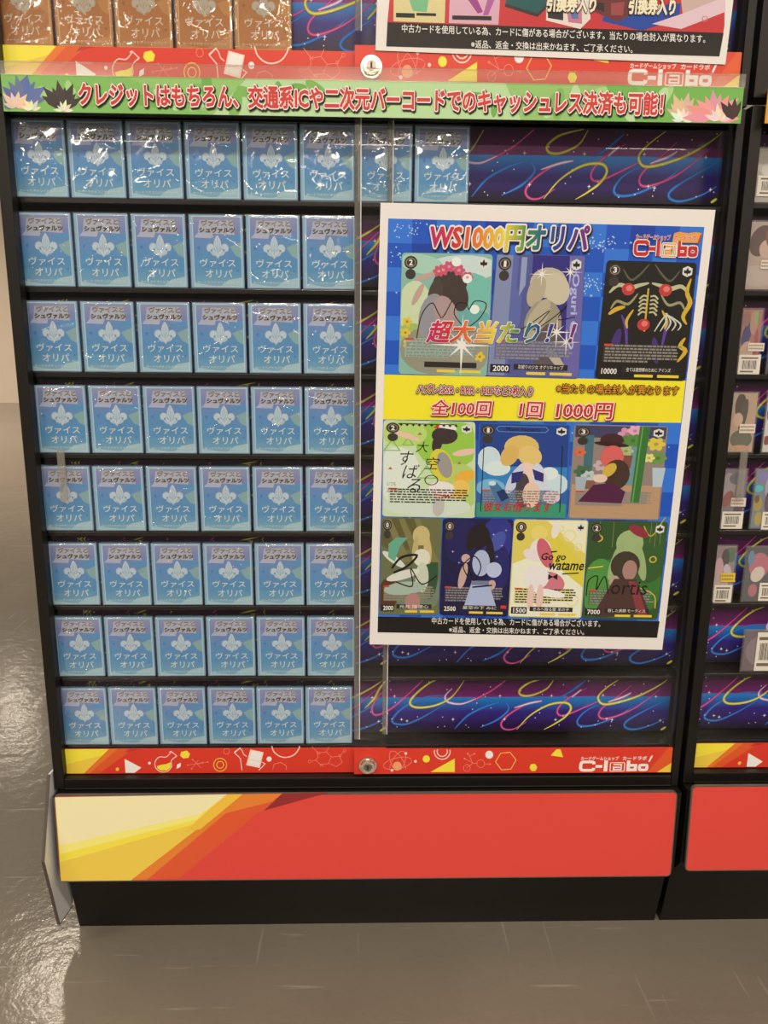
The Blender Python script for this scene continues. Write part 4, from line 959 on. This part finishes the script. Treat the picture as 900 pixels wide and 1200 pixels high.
    def d10(C):
        blobs(C, [(32, 60, 34, 28, 0, (60, 118, 48)), (50, 30, 16, 26, 0, (56, 92, 44)), (12, 60, 14, 26, 0, (82, 146, 62))])
        C.ring(60, 10, 0.1, .1, GOLD, 3)
        C.stroke([(44+2.2*k2*.5, 4+9*math.sin(k2*.28)) for k2 in range(0, 16)], 1.0, P(190, 166, 62), 4)
        for x, y in ((9, 16), (54, 34)): C.ring(x, y, 2.6, 1.1, P(206, 180, 70), 4, 14)
        for x in (9, 20, 54, 50, 58): C.stroke([(x, 1), (x, 18+x % 7)], .3, P(160, 150, 80), 3)
        blobs(C, [(34, 20, 11, 12, 0, (164, 182, 118)), (44, 36, 4, 18, -14, (160, 178, 116)), (24, 36, 4, 18, 14, (160, 178, 116)), (40, 9, 9, 4, 30, (150, 46, 60)), (32, 40, 12, 13, 0, (66, 56, 42)), (36, 44, 6, 9, 0, (176, 130, 116)), (24, 54, 4, 5, 20, (190, 160, 136))], 5)
        C.poly([(24, 52), (42, 52), (58, 86), (8, 86)], P(80, 52, 46), 7); C.poly([(36, 54), (42, 54), (54, 84), (46, 84)], P(140, 60, 62), 8); C.stroke([(2, 43), (14, 41)], .9, GOLD, 8); C.stroke(smooth([(46, 60), (58, 66), (60, 78)], 4), 1.0, P(206, 180, 70), 8)
        C.stroke(smooth([(2, 68), (3, 54), (10, 50), (10, 62), (16, 50), (20, 66)], 5), .9, BLK, 10); C.text('ortis', 22, 66, 52, 54, BLK, 10, .0, slant=-.1)
    cards.append((card([(690.5, 609.5), (783, 611.5), (770, 726), (682, 724.5)], (52, 84, 40), d10, '2', '7000', '隠した素顔 モーティス', True), 'dark green card picture at the lower right corner'))
    for C, lab in cards:
        o = C.build('card_picture', root, org); o['label'] = lab
    s = Solid(); q = [pm(*p) for p in ((431.2, 757.2), (780, 764.5), (843, 243.2), (443.6, 235.2))]
    Fl = Flat(Yp-.0030); Fl.raw(q, [(0, 1, 2, 3)], M_lam, 0); o = Fl.build('laminate_film', root, org); o['label'] = 'glossy clear laminate over the sheet'
poster_main()
def poster_upper():
    Yp = .0010; org = (.655, Yp, 1.222)
    root = thing('poster', 'red poster with a black notice band on the upper case, cut by the top edge', 'poster', org)
    pm = lambda x, y: (lambda p: (p.x, p.z))(at(x, y, Yp))
    s = Solid(); q = [pm(440, 59), pm(850, 75.5), pm(873, -110), pm(462, -180)]
    z3 = q[0][1]+.572
    q = [q[0], q[1], (q[1][0]+.012, q[1][1]+.36), (q[0][0]+.010, q[0][1]+.36)]
    s.prism(q, 'y', Yp, Yp+.0005, M_white); s.build('paper_sheet', root, org)
    F = Flat(Yp, pm)
    F.poly([(452.6, 54.5), (843, 66.3), (849, 30), (850, -60), (462, -60), (454, 25)], P(206, 52, 54), 1)
    F.poly([(452.6, 54.5), (843, 66.3), (848, 38.5), (454, 26)], BLK, 2)
    # pictured cards and boxes
    F.poly([(462, -30), (523, -30), (521, 27), (461, 25)], P(226, 206, 140), 2); F.poly([(476, -10), (504, -10), (500, 14), (484, 13)], P(120, 186, 130), 3); F.poly([(464, 15), (486, 15.6), (486, 21), (464, 20.4)], BLK, 4); F.poly([(488, 15), (511, 15.6), (511, 19), (488, 18.4)], BLK, 4)
    F.poly([(528, -30), (588, -30), (584, 29), (526, 27)], P(222, 170, 180), 2); F.poly([(545, -5), (560, 16), (566, 14), (556, -8)], P(160, 60, 130), 3); F.poly([(574, -10), (566, 18), (572, 18), (582, -6)], P(180, 90, 150), 3); F.poly([(530, 18), (576, 19), (576, 24), (530, 23)], BLK, 4)
    F.poly([(594, -20), (640, -20), (640, 10), (630, 20), (592, 8)], P(20, 86, 82), 2); F.poly([(592, 4), (630, 16), (640, 6), (640, 10), (630, 20), (592, 8)], P(60, 40, 40), 3)
    F.poly([(640, 2), (690, -14), (692, 22), (680, 34), (640, 24)], P(236, 220, 200), 2); F.poly([(642, 6), (660, 8), (660, 24), (642, 21)], P(50, 40, 40), 3); F.poly([(664, 8), (682, 4), (682, 28), (666, 26)], P(206, 120, 140), 3); F.poly([(668, 12), (676, 10), (678, 22), (670, 22)], P(90, 120, 160), 4)
    F.poly([(690, -20), (738, -20), (738, 18), (724, 26), (692, 12)], P(110, 48, 46), 3); F.poly([(696, 2), (708, 4), (708, 14), (696, 10)], P(50, 36, 36), 4); F.poly([(716, 4), (732, 2), (730, 18), (716, 18)], P(160, 70, 70), 4)
    F.poly([(706, 20), (738, 8), (798, 4), (796, 22), (752, 36), (706, 25)], P(30, 70, 152), 2); F.poly([(742, 4), (780, 6), (770, 16), (744, 12)], P(216, 206, 190), 4)
    F.poly([(764, 28), (800, 16), (850, -4), (850, 14), (798, 34)], P(232, 196, 196), 3); F.poly([(798, 0), (850, -20), (850, -4), (800, 16)], P(210, 176, 160), 3); F.ring(826, 22, 3, 1, P(206, 120, 130), 4, 10)
    F.build('printed_field', root, org)
    T = Flat(Yp-.0008, pm)
    for a in ((641, 14, 698, -4), (737, 17, 791, -2)):
        T.text('引換券入り', *a, P(30, 36, 90), 1, .10, slant=-.1, rise=2); T.text('引換券入り', *a, P(250, 226, 110), 2, .05, slant=-.1, rise=2); T.text('引換券入り', *a, WHT, 3, .015, slant=-.1, rise=2)
    T.text(NOTICE1+'当たりの場合封入が異なります。', 471, 44.5, 826, 34.5, WHT, 1, .010, rise=12.5); T.text(NOTICE2, 552, 59.5, 741, 50.2, WHT, 1, .010, rise=6)
    T.build('lettering', root, org)
    Fl = Flat(Yp-.0016); Fl.raw([(q[0][0]-.002, q[0][1]-.002), (q[1][0]+.003, q[1][1]-.003), (q[2][0]+.003, q[2][1]), (q[3][0]-.002, q[3][1])], [(0, 1, 2, 3)], M_lam, 0)
    Fl.build('laminate_film', root, org)
poster_upper()

# ------------------------------------------------------------------ sleeved single cards in the right-hand case
M_sleeve = clear_mat('card_sleeve', 1.5, (.97, .97, .97), .06, 1.2, haze=.05)
def single(x0, z0, wd, h, ground, blob, label, price=None, price_c=None, code=None, y=.0235):
    org = (x0+wd/2, y, z0); root = thing('sleeved_card', label, 'trading card', org, 'sleeved single cards in the right-hand case')
    s = Solid(); s.box(x0+.002, x0+wd-.002, y+.001, y+.0022, z0+.002, z0+h-.002, P(*ground), .0003)
    F = Flat(y+.0009, lambda u, v: (x0+.002+(wd-.004)*u, z0+.002+(h-.004)*v))
    base = s.build('card', root, org)
    for i, b in enumerate(blob):
        q = [(min(.98, max(.02, a)), min(.98, max(.02, c))) for a, c in ell(b[0], b[1], b[2], b[3], 18, b[4])]
        F.poly(q, P(*b[5]), 1+i*.5)
    F.build('card_print', base, org)
    if price:
        G = Flat(y-.0002); a, b_, c, d = price
        G.rect(a, b_, c, d, P(*(price_c or (236, 214, 190))), 0)
        for r in range(2):
            xx = a+.0012
            while xx < c-.003: G.rect(xx, b_+(d-b_)*(.22+.38*r), xx+.0016, b_+(d-b_)*(.42+.38*r), P(150, 120, 90), 1); xx += .0024
        o = G.build('price_sticker', root, org); o['label'] = 'small yellow price sticker' if price_c else 'small price sticker'
    if code:
        G = Flat(y-.0002); a, b_, c, d = code; G.rect(a, b_, c, d, P(238, 222, 196), 0); rr = random.Random(int(x0*9999)+int(z0*999)); xx = a+(c-a)*.16
        while xx < c-(c-a)*.18: wv = rr.choice((.0004, .0007, .0011)); G.rect(xx, b_+(d-b_)*.28, xx+wv, b_+(d-b_)*.72, P(66, 52, 42), 1); xx += wv+rr.choice((.0005, .0008))
        G.rect(a+(c-a)*.1, b_+(d-b_)*.80, c-(c-a)*.12, b_+(d-b_)*.88, P(120, 100, 80), 1); G.rect(a+(c-a)*.1, b_+(d-b_)*.12, c-(c-a)*.3, b_+(d-b_)*.2, P(120, 100, 80), 1)
        G.build('barcode_label', root, org)
    s = Solid(); s.box(x0, x0+wd, y+.0002, y+.0006, z0+.0004, z0+h, M_sleeve); s.box(x0, x0+wd, y+.0026, y+.0030, z0+.0004, z0+h, M_sleeve); s.build('sleeve', root, org)
def bx(px0, py0, px1, py1, y=.0235):
    p = at(px0, py1, y); q = at(px1, py0, y); return (p.x, p.z, q.x, q.z)
Z2 = [z+.0045 for z in RowZ]
brn, dk, pk_, wh = (196, 160, 132), (78, 58, 56), (222, 140, 150), (226, 210, 194)
def place_single(row, px0, px1, pyt, *a, **k2):
    b = bx(px0, pyt, px1, pyt+60); single(b[0], Z2[row]+.0002, b[2]-b[0], at((px0+px1)/2, pyt, .0235).z-Z2[row], *a, **k2)
place_single(0, 876, 934, 172, (206, 190, 166), [(.35, .75, .3, .2, 0, (222, 206, 184)), (.4, .6, .16, .12, 0, (238, 226, 206)), (.6, .3, .4, .1, 0, (180, 164, 138))], 'pale grey sleeved card with a barcode on the top shelf of the right case', code=bx(886, 206, 922, 230))
place_single(1, 868, 926, 258, (206, 176, 156), [(.4, .72, .3, .22, 20, (96, 60, 56)), (.55, .6, .18, .14, 0, (230, 190, 166)), (.7, .8, .2, .2, 0, (160, 70, 70)), (.4, .2, .5, .16, 0, (214, 190, 170))], 'brown and cream sleeved card on the second shelf of the right case', price=bx(891, 305, 912, 315))
place_single(2, 864, 897, 361, (196, 120, 100), [(.3, .62, .3, .16, 30, (46, 48, 116)), (.6, .8, .2, .2, 0, (206, 150, 130)), (.7, .88, .1, .12, 0, (150, 190, 110)), (.2, .85, .2, .12, 0, (170, 110, 96)), (.4, .3, .4, .2, 0, (222, 180, 150)), (.8, .4, .12, .3, 0, (190, 70, 84))], 'reddish sleeved card with a navy patch on the third shelf of the right case', price=bx(876, 402, 896, 411.5), code=bx(864, 416, 892, 439))
place_single(2, 899, 945, 363, (70, 50, 90), [(.2, .8, .2, .15, 0, (40, 36, 90)), (.5, .5, .3, .2, 0, (120, 90, 120))], 'dark violet sleeved card at the right edge beside the reddish one')
place_single(3, 852, 891, 459, (216, 176, 142), [(.35, .78, .22, .22, 15, (70, 56, 46)), (.5, .62, .14, .3, -20, (86, 66, 54)), (.3, .55, .2, .12, 0, (232, 188, 156)), (.5, .22, .45, .16, 0, (110, 106, 84)), (.5, .06, .4, .06, 0, (226, 168, 120))], 'beige sleeved card with dark strands on the fourth shelf of the right case', price=bx(866, 497, 885.5, 507.5))
place_single(3, 893, 940, 459, (236, 222, 206), [(.12, .72, .12, .2, 0, (190, 60, 80)), (.3, .5, .2, .3, 0, (240, 200, 190)), (.1, .2, .1, .08, 0, (140, 30, 30))], 'white sleeved card with red marks at the right edge of the fourth shelf')
place_single(4, 840, 878, 549, (150, 130, 134), [(.3, .7, .3, .25, 0, (190, 170, 166)), (.3, .5, .25, .12, 20, (170, 90, 86)), (.8, .3, .2, .3, 0, (86, 60, 96)), (.6, .85, .3, .1, 0, (120, 120, 130))], 'grey sleeved card with two labels on the fifth shelf of the right case', price=bx(856, 583.5, 874.5, 593.5), code=bx(844.5, 599.5, 871.5, 619.5))
place_single(4, 879, 930, 549, (130, 140, 150), [(.12, .68, .13, .06, 0, (60, 206, 206)), (.22, .88, .15, .08, 0, (150, 130, 190)), (.14, .42, .13, .13, 0, (190, 160, 60)), (.1, .5, .07, .07, 0, (110, 76, 40)), (.2, .16, .12, .12, 0, (196, 170, 60)), (.5, .7, .2, .25, 0, (190, 180, 196)), (.45, .45, .12, .2, 0, (90, 60, 90))], 'shiny sleeved card with sunflowers at the right edge of the fifth shelf', code=bx(891.5, 600, 918, 620.5))
place_single(5, 830, 865.5, 639, (170, 140, 132), [(.8, .85, .3, .14, 0, (70, 120, 84)), (.55, .78, .18, .18, 30, (64, 46, 50)), (.3, .6, .2, .2, 0, (232, 180, 180)), (.7, .55, .2, .12, -20, (226, 206, 206)), (.4, .3, .4, .2, 0, (222, 184, 170))], 'pinkish sleeved card with a yellow price sticker', price=bx(844, 671.5, 862, 682), price_c=(236, 196, 50), code=bx(835, 685.5, 858.5, 707.5))
place_single(5, 868.5, 916, 640, (80, 84, 84), [(.42, .66, .32, .24, 0, (214, 116, 130)), (.4, .5, .22, .14, 15, (244, 220, 196)), (.3, .2, .14, .12, 0, (206, 110, 124)), (.15, .8, .1, .14, 0, (110, 150, 170))], 'sleeved card with a round pink picture at the right edge, third shelf from bottom', code=bx(888, 683, 914, 704))
place_single(6, 866, 922, 738, (120, 92, 100), [(.5, .5, .45, .4, 0, (150, 124, 130))], 'sleeved card turned to its white label, standing alone on the second lowest shelf', code=bx(883, 741, 912, 786))
